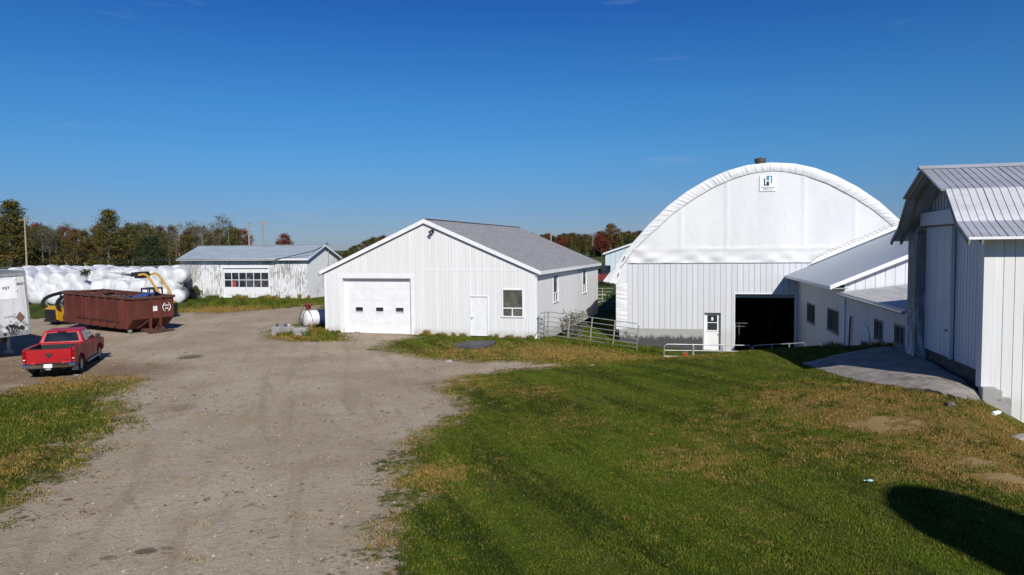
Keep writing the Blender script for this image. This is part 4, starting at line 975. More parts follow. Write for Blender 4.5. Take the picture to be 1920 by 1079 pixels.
# floor pan, hood, cab lower
mb = MB(); mb.box(-.9, .9, -2.9, 2.7, .42, .62); mb.build('underbody', 'black', tk)
mb = MB(); mb.prism([(-1.02, .6), (1.2, .6), (1.2, 1.27), (-1.02, 1.32)], -.905, .905, 'x'); mb.prism([(1.2, .6), (2.7, .6), (2.74, .95), (2.6, 1.14), (1.2, 1.30)], -.905, .905, 'x')
mb.build('body', 'red', tk, bevel=.04)
# greenhouse
B = [(-.95, -1.0, 1.30), (.95, -1.0, 1.30), (.95, 1.35, 1.27), (-.95, 1.35, 1.27)]
T = [(-.74, -.80, 1.90), (.74, -.80, 1.90), (.72, .42, 1.92), (-.72, .42, 1.92)]
mb = MB(); bi = [mb.P(*p) for p in B]; ti = [mb.P(*p) for p in T]
mb.faceids(ti); mb.faceids(bi[::-1])
for i in range(4): mb.faceids([bi[i], bi[(i + 1) % 4], ti[(i + 1) % 4], ti[i]])
cab = mb.build('cab', 'red', tk, bevel=.07)
def inset(a, b, c, d, u0, u1, v0, v1, off, t=.012):
    a, b, c, d = map(Vector, (a, b, c, d))
    f = lambda u, v: (a * (1 - u) + b * u) * (1 - v) + (d * (1 - u) + c * u) * v
    n = (b - a).cross(d - a).normalized() * off; n2 = (b - a).cross(d - a).normalized() * (off - t)
    q = [f(u0, v0), f(u1, v0), f(u1, v1), f(u0, v1)]; return [p + n for p in q], [p + n2 for p in q]
def glaze(name, corners, u0, u1, v0, v1, mat='car_glass', off=.006, parent=None):
    mb = MB(); A, Bq = inset(*corners, u0, u1, v0, v1, off)
    ia = [mb.P(*p) for p in A]; ib = [mb.P(*p) for p in Bq]; mb.faceids(ia)
    for i in range(4): mb.faceids([ia[i], ib[i], ib[(i + 1) % 4], ia[(i + 1) % 4]])
    return mb.build(name, mat, parent or cab, bevel=.004)
glaze('rear_window', (B[0], B[1], T[1], T[0]), .10, .90, .18, .86); glaze('windscreen', (B[2], B[3], T[3], T[2]), .07, .93, .1, .92)
for q in ((B[1], B[2], T[2], T[1]), (B[3], B[0], T[0], T[3])):
    r_ = q[0][0] > 0
    glaze('side_window', q, *( (.10, .40) if r_ else (.60, .90)), .12, .86); glaze('side_window', q, *((.44, .86) if r_ else (.14, .56)), .12, .86)
mb = MB(); mb.box(-.18, .18, -.86, -.82, 1.84, 1.885); mb.build('brake_lamp', 'lamp_red', cab)
# load bed
mb = MB(); mb.box(-.84, .84, -2.84, -1.06, .66, .72); mb.box(-.90, -.80, -2.84, -1.06, .7, 1.30); mb.box(.80, .90, -2.84, -1.06, .7, 1.30); mb.box(-.84, .84, -1.1, -1.03, .7, 1.30)
mb.box(-.62, -.45, -2.2, -1.4, .72, .95); mb.box(.62, .8, -2.2, -1.4, .72, .95); mb.build('load_bed', 'liner', tk)
for q in (-.985, .84):
    mb = MB(); mb.box(q, q + .145, -2.88, -1.02, 1.335, 1.352); mb.build('bed_rail', 'red', tk)
mb = MB(); mb.box(-.86, .86, -2.95, -2.87, .70, 1.33); mb.box(-.8, .8, -2.956, -2.95, .78, 1.24); tg = mb.build('tailgate', 'red', tk, bevel=.02)
mb = MB(); mb.prism([(-.16, 1.14), (.16, 1.14), (.10, 1.03), (0, .92), (-.10, 1.03)], -2.975, -2.955, 'y'); mb.build('handle', 'black', tg)
mb = MB(); mb.prism([(-.075, 1.10), (.075, 1.10), (.05, 1.03), (0, .985), (-.05, 1.03)], -2.988, -2.976, 'y'); mb.build('badge', 'chrome', tg)
mb = MB(); mb.box(.48, .74, -2.966, -2.957, .84, .865); mb.box(.62, .72, -2.966, -2.957, .80, .822); mb.build('lettering', 'chrome', tg)
mb = MB(); mb.box(-.84, .84, -2.96, -2.86, 1.325, 1.345); mb.build('tailgate_cap', 'black', tg)
for sgn in (-1, 1):
    mb = MB(); mb.box(.865 * sgn, 1.012 * sgn, -2.945, -2.80, .84, 1.26); l = mb.build('tail_lamp', 'lamp_red', tk, bevel=.02)
    mb = MB(); mb.box(.90 * sgn, .98 * sgn, -2.955, -2.94, .86, .90); mb.build('reversing_lamp', 'lamp_clear', l)
mb = MB()
def bump_(x, k): 
    c = 1 - (x / 1.02) ** 4
    return [(x, -2.93 - .17 * c, .50), (x, -2.96 - .17 * c, .56), (x, -2.96 - .17 * c, .66), (x, -2.93 - .15 * c, .70), (x, -2.85, .70), (x, -2.85, .50)][k]
mb.grid(lambda i, k: bump_(-1.02 + 2.04 * i / 16, k % 6), range(17), range(7)); mb.build('rear_bumper', 'chrome', tk, 40)
mb = MB(); mb.box(-.5, .5, -3.11, -2.9, .695, .712); mb.build('step_pad', 'black', tk)
mb = MB(); mb.box(-.16, .16, -3.145, -3.128, .52, .68); mb.build('number_plate', 'plate', tk)
mb = MB(); mb.box(-.06, .06, -3.1, -2.8, .40, .49); mb.box(-.11, .11, -3.12, -3.06, .42, .47); mb.build('tow_hitch', 'galv', tk)
mb = MB(); mb.tube([(.55, -2.9, .44), (.55, -2.2, .44)], .04, 8); mb.build('exhaust', 'galv', tk)
for sgn in (-1, 1):
    mb = MB(); mb.tube([(1.02 * sgn, -1.0, .42), (1.04 * sgn, -.9, .40), (1.04 * sgn, 1.0, .40), (1.02 * sgn, 1.15, .42)], .045, 8); mb.build('step_bar', 'alloy', tk, 60)
    mb = MB(); mb.box(.97 * sgn, 1.17 * sgn, 1.02, 1.16, 1.27, 1.50); mb.box(.9 * sgn, 1.0 * sgn, 1.06, 1.12, 1.30, 1.36); mb.build('wing_mirror', 'black', tk, bevel=.03)
    mb = MB(); mb.box(.72 * sgn, .98 * sgn, RA - .56, RA - .545, .22, .62); mb.build('mud_flap', 'alloy' if sgn > 0 else 'black', tk)
    mb = MB()
    for yy in (-.98, .22, 1.22): mb.box(1.001 * sgn, 1.006 * sgn, yy - .008, yy + .008, .55, 1.27)
    mb.build('door_gap', 'black', tk)
    for yy in (-.72, .5):
        mb = MB(); mb.box(1.0 * sgn, 1.035 * sgn, yy - .35 + .2, yy - .35 + .4, 1.08, 1.125); mb.build('door_handle', 'red', tk, bevel=.01)
    for cy in (RA, FA):
        mb = MB(); x0 = .74 * sgn; x1 = 1.0 * sgn
        mb.lathe([(.24, x0), (.36, x0), (.405, x0 + .05 * sgn), (.41, (x0 + x1) / 2), (.405, x1 - .05 * sgn), (.36, x1), (.25, x1 - .005 * sgn), (.24, x1 - .03 * sgn)], 28, 'x', (0, cy, .41)); wh = mb.build('wheel', 'rubber', tk, 40)
        mb = MB(); mb.lathe([(.25, x1 - .02 * sgn), (.235, x1 - .012 * sgn), (.215, x1 - .05 * sgn), (.09, x1 - .06 * sgn), (.075, x1 - .02 * sgn), (.01, x1 - .015 * sgn)], 24, 'x', (0, cy, .41))
        for k in range(5):
            a = k * 2 * math.pi / 5; mb.bar((x1 - .03 * sgn, cy + .06 * math.cos(a), .41 + .06 * math.sin(a)), (x1 - .03 * sgn, cy + .225 * math.cos(a), .41 + .225 * math.sin(a)), .07, .035, (1, 0, 0))
        mb.build('rim', 'alloy', wh, 40)
    mb = MB(); mb.box(.62 * sgn, .92 * sgn, 2.7, 2.79, .85, 1.05); mb.build('headlight', 'lamp_clear', tk, bevel=.03)
mb = MB(); mb.box(-.6, .6, 2.72, 2.80, .72, 1.05); mb.build('grille', 'chrome', tk, bevel=.03)
mb = MB(); mb.box(-.98, .98, 2.72, 2.92, .48, .70); mb.build('front_bumper', 'chrome', tk, bevel=.05)
# odds and ends lying in the bed
tr_ = thing('tool_bag', W((-17.76, 28.08), R(-19.7), -.2, -1.6, .60), R(20), 'red and white bag of tools lying in the pickup bed', 'tool bag')
tr_.scale = (.82, .82, .82)
mb = MB(); mb.prism([(-.25, 0), (.25, 0), (.20, .22), (-.2, .26)], -.14, .14, 'y'); mb.build('bag', simple('red_bag', (.30, .03, .02), .7), tr_, bevel=.04)
mb = MB(); mb.tube([(-.15, 0, .24), (-.1, 0, .38), (.1, 0, .38), (.15, 0, .22)], .018, 6); mb.box(.3, .5, -.1, .1, 0, .16); mb.build('handle', 'trim', tr_)

# ------------------------------------------------------------------ white box trailer at the left edge
def trailer_white():
    N = NT('trailer_panel'); c0 = (.62, .63, .64)
    st = N.noise(N.obj, 1.6, 6, .7, (1, 2.5, .18)); sx = N.n('ShaderNodeSeparateXYZ'); N.l(N.obj, sx.inputs[0])
    c = N.mix(N.math('MULTIPLY', N.ramp(st, .45, .75), .55), c0, (.36, .31, .26))
    lowz = N.ramp(sx.outputs[2], 2.3, 1.0)
    c = N.mix(N.math('MULTIPLY', N.ramp(N.math('ADD', N.noise(N.obj, 3.2, 6, .75), N.math('MULTIPLY', lowz, .14)), .60, .66), .8), c, (.15, .145, .15))
    return N.fin(c, .5, .1, .4)
tl = thing('box_trailer', (-22.47, 28.5, .0), R(40), 'dirty white box trailer at the left edge with hoses on its nose', 'trailer', tilt=(.045, 0))
mb = MB(); mb.box(-11.0, 0, 0, 2.6, 1.0, 3.62); body = mb.build('body', trailer_white(), tl, bevel=.02)
mb = MB(); mb.box(-11.02, .02, -.02, 2.62, 3.622, 3.70); mb.build('roof', simple('grey_trailer_roof', (.16, .165, .18), .6), tl)
mb = MB(); mb.box(-.05, .035, -.02, .06, .98, 3.62); mb.box(-.05, .035, 2.54, 2.62, .98, 3.62); mb.box(-.05, .035, .06, 2.54, 3.5, 3.62); mb.box(-.05, .03, .06, 2.54, .96, 1.16); mb.build('nose_frame', 'galv', body)
mb = MB(); mb.box(.004, .016, .65, 2.24, 2.52, 2.55); mb.box(.004, .016, .65, 2.24, 3.40, 3.43); mb.box(.004, .016, 2.22, 2.25, 2.55, 3.40); mb.box(.0, .012, .65, 2.20, 2.56, 3.39)
for z in (2.9, 3.38): mb.box(.016, .04, 2.17, 2.25, z - .03, z + .03)
mb.build('hatch', 'trim', body)
mb = MB(); mb.prism([(2.27, 1.50), (2.43, 1.74), (2.27, 1.98), (2.11, 1.74)], .004, .03, 'x'); mb.build('placard', simple('rusty_placard', (.16, .09, .06), .7), body)
mb = MB()
for y, z in ((1.74, 1.36), (1.86, 1.42), (1.98, 1.42), (2.10, 1.36)): mb.lathe([(.03, .03), (.055, .05), (.055, .11), (.03, .14)], 10, 'x', (0, y, z)); mb.tube([(.1, y, z), (.16, y + .02, z - .12), (.1, 1.92 + (y - 1.92) * .4, 1.05)], .016, 6)
mb.build('air_hoses', 'black', body)
mb = MB(); mb.lathe([(.09, .01), (.09, .06), (.06, .1)], 12, 'x', (0, 2.28, 1.30)); mb.build('socket', 'black', body)
mb = MB(); mb.lathe([(.06, .01), (.06, .06), (.03, .08)], 12, 'x', (0, 1.66, 1.08)); mb.build('socket', 'black', body)
text('28353', .13, (.02, 2.40, 3.12), (R(90), 0, R(90)), 'black', body); text('KIJY', .15, (.03, 1.86, 2.98), (R(90), 0, R(90)), 'black', body); text('UNITED', .12, (.02, 1.88, 1.76), (R(90), 0, R(90)), 'fascia_dark', body)
for y in (.35, 2.2):
    mb = MB(); mb.box(-2.1, -1.98, y, y + .12, .12, 1.0); mb.box(-2.2, -1.88, y - .1, y + .2, -.02, .12); mb.build('landing_leg', 'galv', tl)
for x in (-9.6, -8.3):
    for y in (.05, 1.98):
        mb = MB(); mb.lathe([(.3, y), (.5, y + .03), (.5, y + .52), (.3, y + .55)], 24, 'y', (x, 0, .5)); mb.build('wheel', 'rubber', tl, 40)
mb = MB(); mb.box(-10.8, -.3, .8, .95, .7, .998); mb.box(-10.8, -.3, 1.65, 1.8, .7, .998); mb.build('chassis', 'black', tl)

# ------------------------------------------------------------------ rust-red roll-off dumpster
def rust_paint(name, col=(.115, .032, .024)):
    N = NT(name); f = N.noise(N.obj, 1.4, 6, .7, (1, 1, .35)); g = N.noise(N.obj, 6, 6, .75)
    c = N.mix(N.ramp(f, .35, .7), tuple(v * .75 for v in col), tuple(v * 1.25 for v in col))
    c = N.mix(N.math('MULTIPLY', N.ramp(g, .56, .68), .6), c, (.055, .028, .018)); c = N.mix(N.math('MULTIPLY', N.ramp(N.noise(N.obj, 2.3, 6, .8), .56, .66), .5), c, (.19, .085, .05))
    N.bump(g, .2, .01); return N.fin(c, .7, 0, .3)
MT['rust_red'] = rust_paint('rust_red_paint'); MT['rust_rail'] = rust_paint('rusty_rail', (.10, .05, .035))
dp = thing('dumpster', (-20.85, 38.75, .05), R(-60), 'rust-red open-top roll-off dumpster with ribbed sides, full of scrap', 'dumpster', tilt=(R(1.6), 0))
DLn, DWd, DH = 6.9, 2.44, 1.98
prof = [(0, .78), (0, DH), (DLn, DH), (DLn, .2), (.62, .2)]
mb = MB()
for x in (0, DWd - .05): mb.prism(prof, x, x + .05, 'x')
mb.box(.05, DWd - .05, 0, .05, .78, DH); mb.box(.05, DWd - .05, DLn - .05, DLn, .2, DH)
mb.prism([(0, .78), (.62, .2), (.66, .25), (.04, .82)], .05, DWd - .05, 'x'); mb.box(.05, DWd - .05, .62, DLn - .05, .2, .26)
bd = mb.build('body', 'rust_red', dp)
for i in range(8):
    y = .92 + i * .80
    for x in (-.075, DWd):
        mb = MB(); mb.box(x, x + .075, y - .075, y + .075, .26, DH - .1); mb.build('rib', 'rust_red', dp, bevel=.012)
mb = MB(); mb.box(-.09, .02, -.06, DLn + .06, DH - .09, DH + .05); mb.box(DWd - .02, DWd + .09, -.06, DLn + .06, DH - .09, DH + .05); mb.box(.02, DWd - .02, -.075, .04, DH - .09, DH + .05); mb.box(.02, DWd - .02, DLn - .04, DLn + .075, DH - .09, DH + .05); mb.build('rim', 'rust_rail', dp, bevel=.015)
for x in (.98, 1.6):
    mb = MB(); mb.box(x - .06, x + .06, -.075, -.002, .1, DH - .09); mb.build('front_post', 'rust_red', dp)
    mb = MB(); mb.box(x - .09, x + .09, -.35, DLn, -.02, .198); mb.build('skid_rail', 'rust_rail', dp)
mb = MB(); mb.bar((.98, -.04, .75), (.4, .3, .25), .03, .03); mb.bar((1.6, -.04, .75), (1.3, -.1, .2), .03, .03); mb.bar((.55, -.5, .06), (2.2, -.3, .06), .22, .08); mb.build('hook_bar', 'rust_rail', dp)
mb = MB()
for x in (.25, 2.2): mb.lathe([(.1, x - .08), (.12, x - .06), (.12, x + .06), (.1, x + .08)], 14, 'x', (0, .75, .10))
mb.build('roller', 'galv', dp, 40)
mb = MB(); mb.box(1.17, 1.42, -.012, -.002, 1.18, 1.46); mb.build('notice', 'plate', dp)
mb = MB(); cx, cz = 2.0, 1.36
for s_ in (-1, 1): mb.tube([(cx + s_ * .24 * math.cos(t) * (1.0), -.012, cz + .25 * math.sin(t)) for t in [-1.15 + i * 2.3 / 10 for i in range(11)]], .02, 6)
for k in range(4):
    q = cx - .12 + k * .075; mb.tube([(q, -.012, cz + .06), (q - .02, -.012, cz + .12), (q + .03, -.012, cz + .13), (q + .03, -.012, cz + .05)], .013, 5)
for k in range(3):
    q = cx - .08 + k * .07; mb.tube([(q, -.012, cz - .04), (q, -.012, cz - .11), (q + .04, -.012, cz - .11), (q + .04, -.012, cz - .05)], .012, 5)
mb.build('emblem', 'plate', dp)
mb = MB(); mb.tube([(-.08, 1.2, .64)] + [(-.085, 1.2 + .8 * i + .4 * (j == 1), .64 - (.05 if j else 0)) for i in range(6) for j in (0, 1)], .018, 5); mb.build('tie_rope', 'black', dp)
def D(x, y, z): return W((-20.85, 38.75), R(-60), x, y, z + .05 + y * .028)
MT['blue_tarp'] = simple('blue_tarp', (.035, .075, .24), .5, var=.3, scale=5); MT['scrap_red'] = simple('scrap_red', (.16, .025, .02), .6, var=.4, scale=4)
tp = thing('tarp', D(1.3, .9, 1.75), R(-60), 'crumpled blue tarp on the scrap in the dumpster', 'tarp')
mb = MB(); tr2 = random.Random(4); hz = [[tr2.uniform(-.10, .16) for _ in range(9)] for _ in range(9)]
mb.grid(lambda i, j: (-.9 + i * .2, -.65 + j * .17, .12 + hz[i][j] + .22 * math.exp(-((i - 6) ** 2) / 5)), range(9), range(9)); mb.build('sheet', 'blue_tarp', tp, 40)
for k in range(14):
    y = 1.5 + k * .36; a = rnd.uniform(-.5, .5); x = rnd.uniform(.5, 1.9)
    lab = 'loose red and brown scrap panel lying in the dumpster'
    t_ = thing('scrap_panel', D(x, y, 1.84 + rnd.uniform(0, .16)), R(-60) + a, lab, 'scrap panel', 'scrap in the dumpster', tilt=(rnd.uniform(-.12, .12), rnd.uniform(-.12, .12)))
    mb = MB(); L, w_ = rnd.uniform(.5, 1.0), rnd.uniform(.2, .45)
    mb.grid(lambda u, v: (-w_ + u * w_ / 3, -L / 2 + v * L / 6, .03 * math.sin(u * 2.2) + .02 * math.sin(v * 1.3 + u)), range(7), range(7)); mb.build('sheet', ['scrap_red', 'rust_rail', 'dark_wood'][k % 3], t_, 50)
    mb = MB(); mb.tube([(-w_, -L / 2, .02), (w_, L / 2 + .2, .12)], .02, 5); mb.build('pipe', 'rust_rail', t_)
mb = MB(); tag(mb.build('scrap_pile', 'dark_wood'), None) if False else None
mb = MB(); hs = [[rnd.uniform(-.12, .12) for _ in range(20)] for _ in range(8)]
mb.grid(lambda i, j: D(.08 + i * .325, .1 + j * .352, 1.68 + hs[i][j]), range(8), range(20)); tag(mb.build('rubble', 'dark_wood', None), 'dark mixed rubble filling the dumpster', 'rubble', kind='stuff')
tb = MB(); tb.tube([D(1.0, 3.2, 1.9), D(1.0, 3.2, 2.22), D(1.3, 2.4, 2.18), D(1.6, 1.6, 2.1)], .02, 6); tag(tb.build('bent_pipe', 'rust_rail'), 'thin bent steel pipe sticking up from the dumpster', 'pipe')

# ------------------------------------------------------------------ skid steers
MT['yellow'] = simple('machine_yellow', (.50, .27, .015), .45, var=.12, scale=4, dirt=(.12, .08, .04), dirt_amt=.6)
MT['orange_yellow'] = simple('faded_machine_yellow', (.50, .30, .06), .5, var=.12, scale=4, dirt=(.15, .1, .05), dirt_amt=.5)
def skid(loc, az, label, arms, armmat, head):
    t = thing('skid_steer', loc, az, label, 'skid steer', 'skid steer loaders behind the dumpster')
    mb = MB(); mb.prism([(-1.35, .35), (-1.40, 1.0), (-1.05, 1.18), (-.35, 1.12), (-.2, .75), (1.05, .62), (1.15, .3), (.6, .22), (-1.1, .22)], -.58, .58, 'x'); mb.build('body', 'yellow', t, bevel=.04)
    mb = MB(); mb.box(-.50, .50, -1.43, -1.36, .42, .98)
    for k in range(7): mb.box(-.46, .46, -1.45, -1.43, .46 + k * .07, .49 + k * .07)
    mb.build('engine_grille', 'black', t, bevel=.01)
    mb = MB(); mb.box(-.56, .56, -1.46, -1.3, .2, .36); mb.build('counterweight', 'black', t, bevel=.02)
    mb = MB()
    for s_ in (-1, 1):
        mb.bar((.5 * s_, -.45, 1.05), (.5 * s_, -.35, 2.0), .08, .08); mb.bar((.5 * s_, .65, .7), (.48 * s_, .5, 2.0), .08, .08); mb.bar((.5 * s_, -.40, 1.98), (.5 * s_, .52, 1.98), .08, .08); mb.bar((.5 * s_, -.42, 1.4), (.5 * s_, .58, 1.25), .04, .04); mb.bar((.5 * s_, .1, 1.3), (.5 * s_, .1, 1.98), .04, .04)
    mb.box(-.5, .5, -.42, .55, 1.99, 2.05); mb.bar((-.5, -.42, 1.5), (.5, -.42, 1.5), .05, .05); mb.box(-.3, .3, -.3, .2, .8, .95); mb.box(-.3, .3, -.38, -.26, .9, 1.5); mb.build('roll_cage', 'black', t)
    for s_ in (-1, 1):
        for y in (-.62, .58):
            mb = MB(); x0, x1 = .60 * s_, .90 * s_
            mb.lathe([(.2, x0), (.40, x0), (.43, x0 + .05 * s_), (.43, x1 - .05 * s_), (.40, x1), (.22, x1 - .02 * s_)], 22, 'x', (0, y, .43)); wh = mb.build('wheel', 'rubber', t, 40)
            mb = MB(); mb.lathe([(.22, x1 - .03 * s_), (.2, x1 - .06 * s_), (.05, x1 - .04 * s_)], 16, 'x', (0, y, .43)); mb.build('rim', 'yellow', wh, 40)
        mb = MB()
        for (a, b, w_) in arms: mb.bar((.70 * s_, a[0], a[1]), (.70 * s_, b[0], b[1]), .12, w_, (1, 0, 0)) if False else mb.bar((.70 * s_, a[0], a[1]), (.70 * s_, b[0], b[1]), .13, w_)
        mb.build('lift_arm', armmat, t, bevel=.02)
        mb = MB(); mb.tube([(.66 * s_, -.7, .85), (.68 * s_, arms[2][0][0], arms[2][0][1] - .1)], .045, 8); mb.build('ram', 'galv', t, 40)
    tip = arms[-1][1]
    mb = MB(); mb.bar((-.75, tip[0], tip[1]), (.75, tip[0], tip[1]), .14, .14); mb.build('cross_tube', 'black', t)
    if head:
        mb = MB(); mb.box(-.7, .7, tip[0], tip[0] + .3, tip[1] - .22, tip[1] + .22); mb.box(-.35, .35, tip[0] + .3, tip[0] + .75, tip[1] - .12, tip[1] + .18); h_ = mb.build('bale_grab', 'black', t, bevel=.03)
        mb = MB()
        for x in (-.5, 0, .5): mb.tube([(x, tip[0] + .6, tip[1] - .05), (x * 1.02, tip[0] + 1.3, tip[1] + .05), (x, tip[0] + 2.1, tip[1] + .22)], [.03, .025, .012], 6)
        mb.build('tine', 'black', h_)
    else:
        mb = MB(); mb.prism([(tip[0], tip[1] + .3), (tip[0] + .1, tip[1] - .3), (tip[0] + .75, tip[1] - .35), (tip[0] + .7, tip[1] - .28), (tip[0] + .2, tip[1] - .2), (tip[0] + .15, tip[1] + .3)], -.85, .85, 'x'); mb.build('bucket', 'black', t)
    return t
cv = [(-1.35, 1.05), (-1.42, 1.30), (-1.32, 1.55), (-1.08, 1.72), (-.7, 1.84), (.1, 1.98), (.8, 1.95), (1.45, 1.1)]
skid((-28.2, 45.2, gz(-28.2, 45.2)), R(24), 'yellow skid steer with a dark curved lift arm beside the left end of the dumpster', [(a, b, .20) for a, b in zip(cv, cv[1:])], 'black', False)
cv = [(-.95, .95), (-.85, 1.6), (-.70, 1.9), (-.05, 2.88), (.2, 3.0), (.55, 2.92)]
skid((-24.5, 48.2, gz(-24.5, 48.2)), R(-88), 'yellow skid steer with raised yellow lift arms and bale spikes behind the dumpster', [(a, b, .14) for a, b in zip(cv, cv[1:])], 'orange_yellow', True)

# ------------------------------------------------------------------ white wrapped bales
def bale_film():
    N = NT('bale_wrap'); f = N.noise(N.obj, 2.2, 5, .6, (1, .5, 1)); g = N.noise(N.obj, 5, 5, .65, (2.5, .6, 2.5), .8)
    oi = N.n('ShaderNodeObjectInfo')
    c = N.mix(N.ramp(f, .4, .75), (.61, .62, .63), (.52, .54, .565)); c = N.mix(N.math('MULTIPLY', N.ramp(N.noise(N.obj, 1.2, 4), .6, .75), .35), c, (.55, .56, .54))
    c = N.mix(N.math('MULTIPLY', oi.outputs['Random'], .25), c, (.62, .64, .66))
    wv = N.noise(N.obj, 1.5, 3, .5, (9, .4, 9)); N.bump(N.math('ADD', N.math('ADD', f, g), wv), .55, .06); return N.fin(c, .34, 0, .45)
MT['bale'] = bale_film()
bale_me = []
for k in range(5):
    rb = random.Random(40 + k); mb = MB(); n = 26
    prof = [(.04, -.70), (.30, -.70), (.52, -.655), (.615, -.56), (.65, -.40), (.66, 0), (.65, .40), (.615, .56), (.52, .655), (.30, .70), (.04, .70)]
    pa = [rb.uniform(0, 6.28) for _ in range(6)]
    rings = []
    for r, h in prof:
        ring = []
        for i in range(n):
            a = 2 * math.pi * i / n
            rr = r * (1 + .025 * math.sin(3 * a + pa[0]) + .02 * math.sin(5 * a + pa[1] + 3 * h) + .012 * math.sin(11 * a + pa[2]))
            z = rr * math.sin(a); z = max(z, -.565 - .03 * math.sin(a * 4))
            ring.append(mb.P(rr * 1.03 * math.cos(a), h * (1 + .03 * math.sin(2 * a + pa[3])), z + .57))
        rings.append(ring)
    for a_, b_ in zip(rings, rings[1:]):
        for i in range(n): mb.faceids([a_[i], a_[(i + 1) % n], b_[(i + 1) % n], b_[i]])
    mb.faceids(rings[0][::-1]); mb.faceids(rings[-1])
    o = mb.build('bale', 'bale', None, 70); bale_me.append(o.data); bpy.data.objects.remove(o)
nb = [0]
def bale(x, y, z, lab):
    o = bpy.data.objects.new('wrapped_bale', rnd.choice(bale_me)); COL.objects.link(o); o.location = (x, y, z)
    o.rotation_euler = (rnd.uniform(-.05, .05), rnd.uniform(-.06, .06), rnd.choice((0, 0, 0, math.pi, R(80))) + rnd.uniform(-.35, .35)); s_ = rnd.uniform(.94, 1.08); o.scale = (s_, s_, s_)
    tag(o, lab, 'bale', 'white wrapped bales stacked behind the yard'); nb[0] += 1
LB = 'white plastic-wrapped round hay bale stacked in the long heap behind the yard'
for r_ in range(15):
    y = 61.5 + r_ * 1.52
    xr_ = -(.530 + .045 * r_ / 15) * y; xl = -max(.755 - .004 * r_, .5) * y
    x = xr_; c = 0
    while x > xl:
        frac = (xr_ - x); 
        lay = 3
        if r_ < 4: lay = 1 if frac < 2.0 + .5 * r_ * 0 else (2 if frac < 5.5 - r_ * .6 else 3)
        for k in range(lay):
            front_step = (.55 * k if r_ == 0 else 0)
            hidden = r_ > 1 and k < 2 and lay == 3 and c > 1
            if r_ > 3 and k < 2 and c > 0: hidden = True
            if not hidden: bale(x - (.68 if k == 1 else 0) + rnd.uniform(-.1, .1), y + .35 * k + rnd.uniform(-.12, .12), gz(x, y) + k * .74 - (.05), LB)
        x -= rnd.uniform(1.32, 1.46); c += 1
LB2 = 'white plastic-wrapped round hay bale in the tall stack beside the peeling shed'
for r_ in range(7):
    y = 60.2 + r_ * 1.45
    for c in range(7):
        x = -.472 * y - c * 1.42 - r_ * .05
        lay = 3 if c < 3 + r_ * .8 else (2 if c < 5 else 1)
        if r_ == 0 and c > 2: lay = min(lay, 1 if c > 3 else 2)
        for k in range(lay):
            if r_ > 1 and k < lay - 1 and 0 < c < 5: continue
            bale(x - (.65 if k == 1 else 0) + rnd.uniform(-.1, .1), y + .4 * k + rnd.uniform(-.1, .1), gz(x, y) + k * .86 - .05, LB2)
# ------------------------------------------------------------------ fuel tank, pump, blocks
MT['tank_white'] = simple('tank_white', (.74, .74, .73), .5, var=.06, dirt=(.3, .22, .15), dirt_amt=.3); MT['tank_blue'] = simple('tank_blue', (.018, .032, .085), .45, var=.2)
tz = gz(-11.9, 40.7)
ft_ = thing('fuel_tank', (-11.95, 40.5, tz), R(48), 'round white and navy fuel tank lying in weeds by the workshop corner', 'fuel tank')
mb = MB(); mb.lathe([(.02, -.06), (.30, -.04), (.44, .02), (.47, .1), (.47, .72)], 32, 'y', (0, 0, .62)); mb.build('tank_shell', 'tank_white', ft_, 40)
mb = MB(); mb.lathe([(.472, .721), (.475, 1.75), (.44, 1.85), (.02, 1.9)], 32, 'y', (0, 0, .62)); mb.build('tank_rear', 'tank_blue', ft_, 40)
mb = MB(); mb.box(-.4, .4, .2, .3, -.1, .25); mb.box(-.4, .4, 1.4, 1.5, -.1, .25); mb.build('cradle', 'wood_grey', ft_)
MT['pump_red'] = simple('pump_red', (.22, .03, .025), .6, var=.3, scale=8)
mb = MB(); mb.box(-.12, .14, .12, .36, 1.16, 1.42); mb.lathe([(.05, 1.06), (.05, 1.2)], 10, 'z', (0, .25, 0)); mb.bar((.1, .2, 1.36), (.42, .2, 1.46), .12, .12); mb.lathe([(.10, .02), (.10, .14)], 12, 'y', (-.16, .2, 1.42)); pm = mb.build('pump', 'pump_red', ft_, bevel=.02)
mb = MB(); mb.tube([(-.14, .1, 1.4), (-.3, -.02, 1.1), (-.42, -.12, .6), (-.2, -.14, .22), (.0, -.12, .3), (.06, -.08, .9), (.1, .12, 1.18)], .02, 6); mb.tube([(.3, .1, 1.2), (.42, .2, .9), (.47, .3, .5)], .02, 6); mb.build('hose', 'black', pm, 60)
def block(loc, az, sx, sy, sz, label, chips=5):
    t = thing('concrete_block', loc, az, label, 'concrete block', 'concrete blocks by the fuel tank')
    mb = MB(); mb.box(-sx / 2, sx / 2, -sy / 2, sy / 2, 0, sz); mb.build('block', 'concrete', t, bevel=.035)
    mb = MB(); mb.tube([(-sx * .2, 0, sz - .02), (-sx * .2, 0, sz + .05), (sx * .2, 0, sz + .05), (sx * .2, 0, sz - .02)], .012, 6); mb.build('lifting_loop', 'galv_rust', t)
    return t
z0 = gz(-12.6, 37.9)
block((-12.62, 37.95, z0 - .05), R(20), .5, .55, .52, 'grey concrete block at the left end of the row beside the fuel tank')
block((-12.08, 37.85, z0 - .05), R(28), .56, .5, .52, 'grey concrete block with a can on top beside the fuel tank')
block((-11.38, 37.75, z0 - .06), R(10), .72, .4, .24, 'flat concrete slab block lying under another near the tank')
block((-11.36, 37.77, z0 + .18), R(6), .74, .42, .24, 'flat concrete slab block stacked on another near the tank')
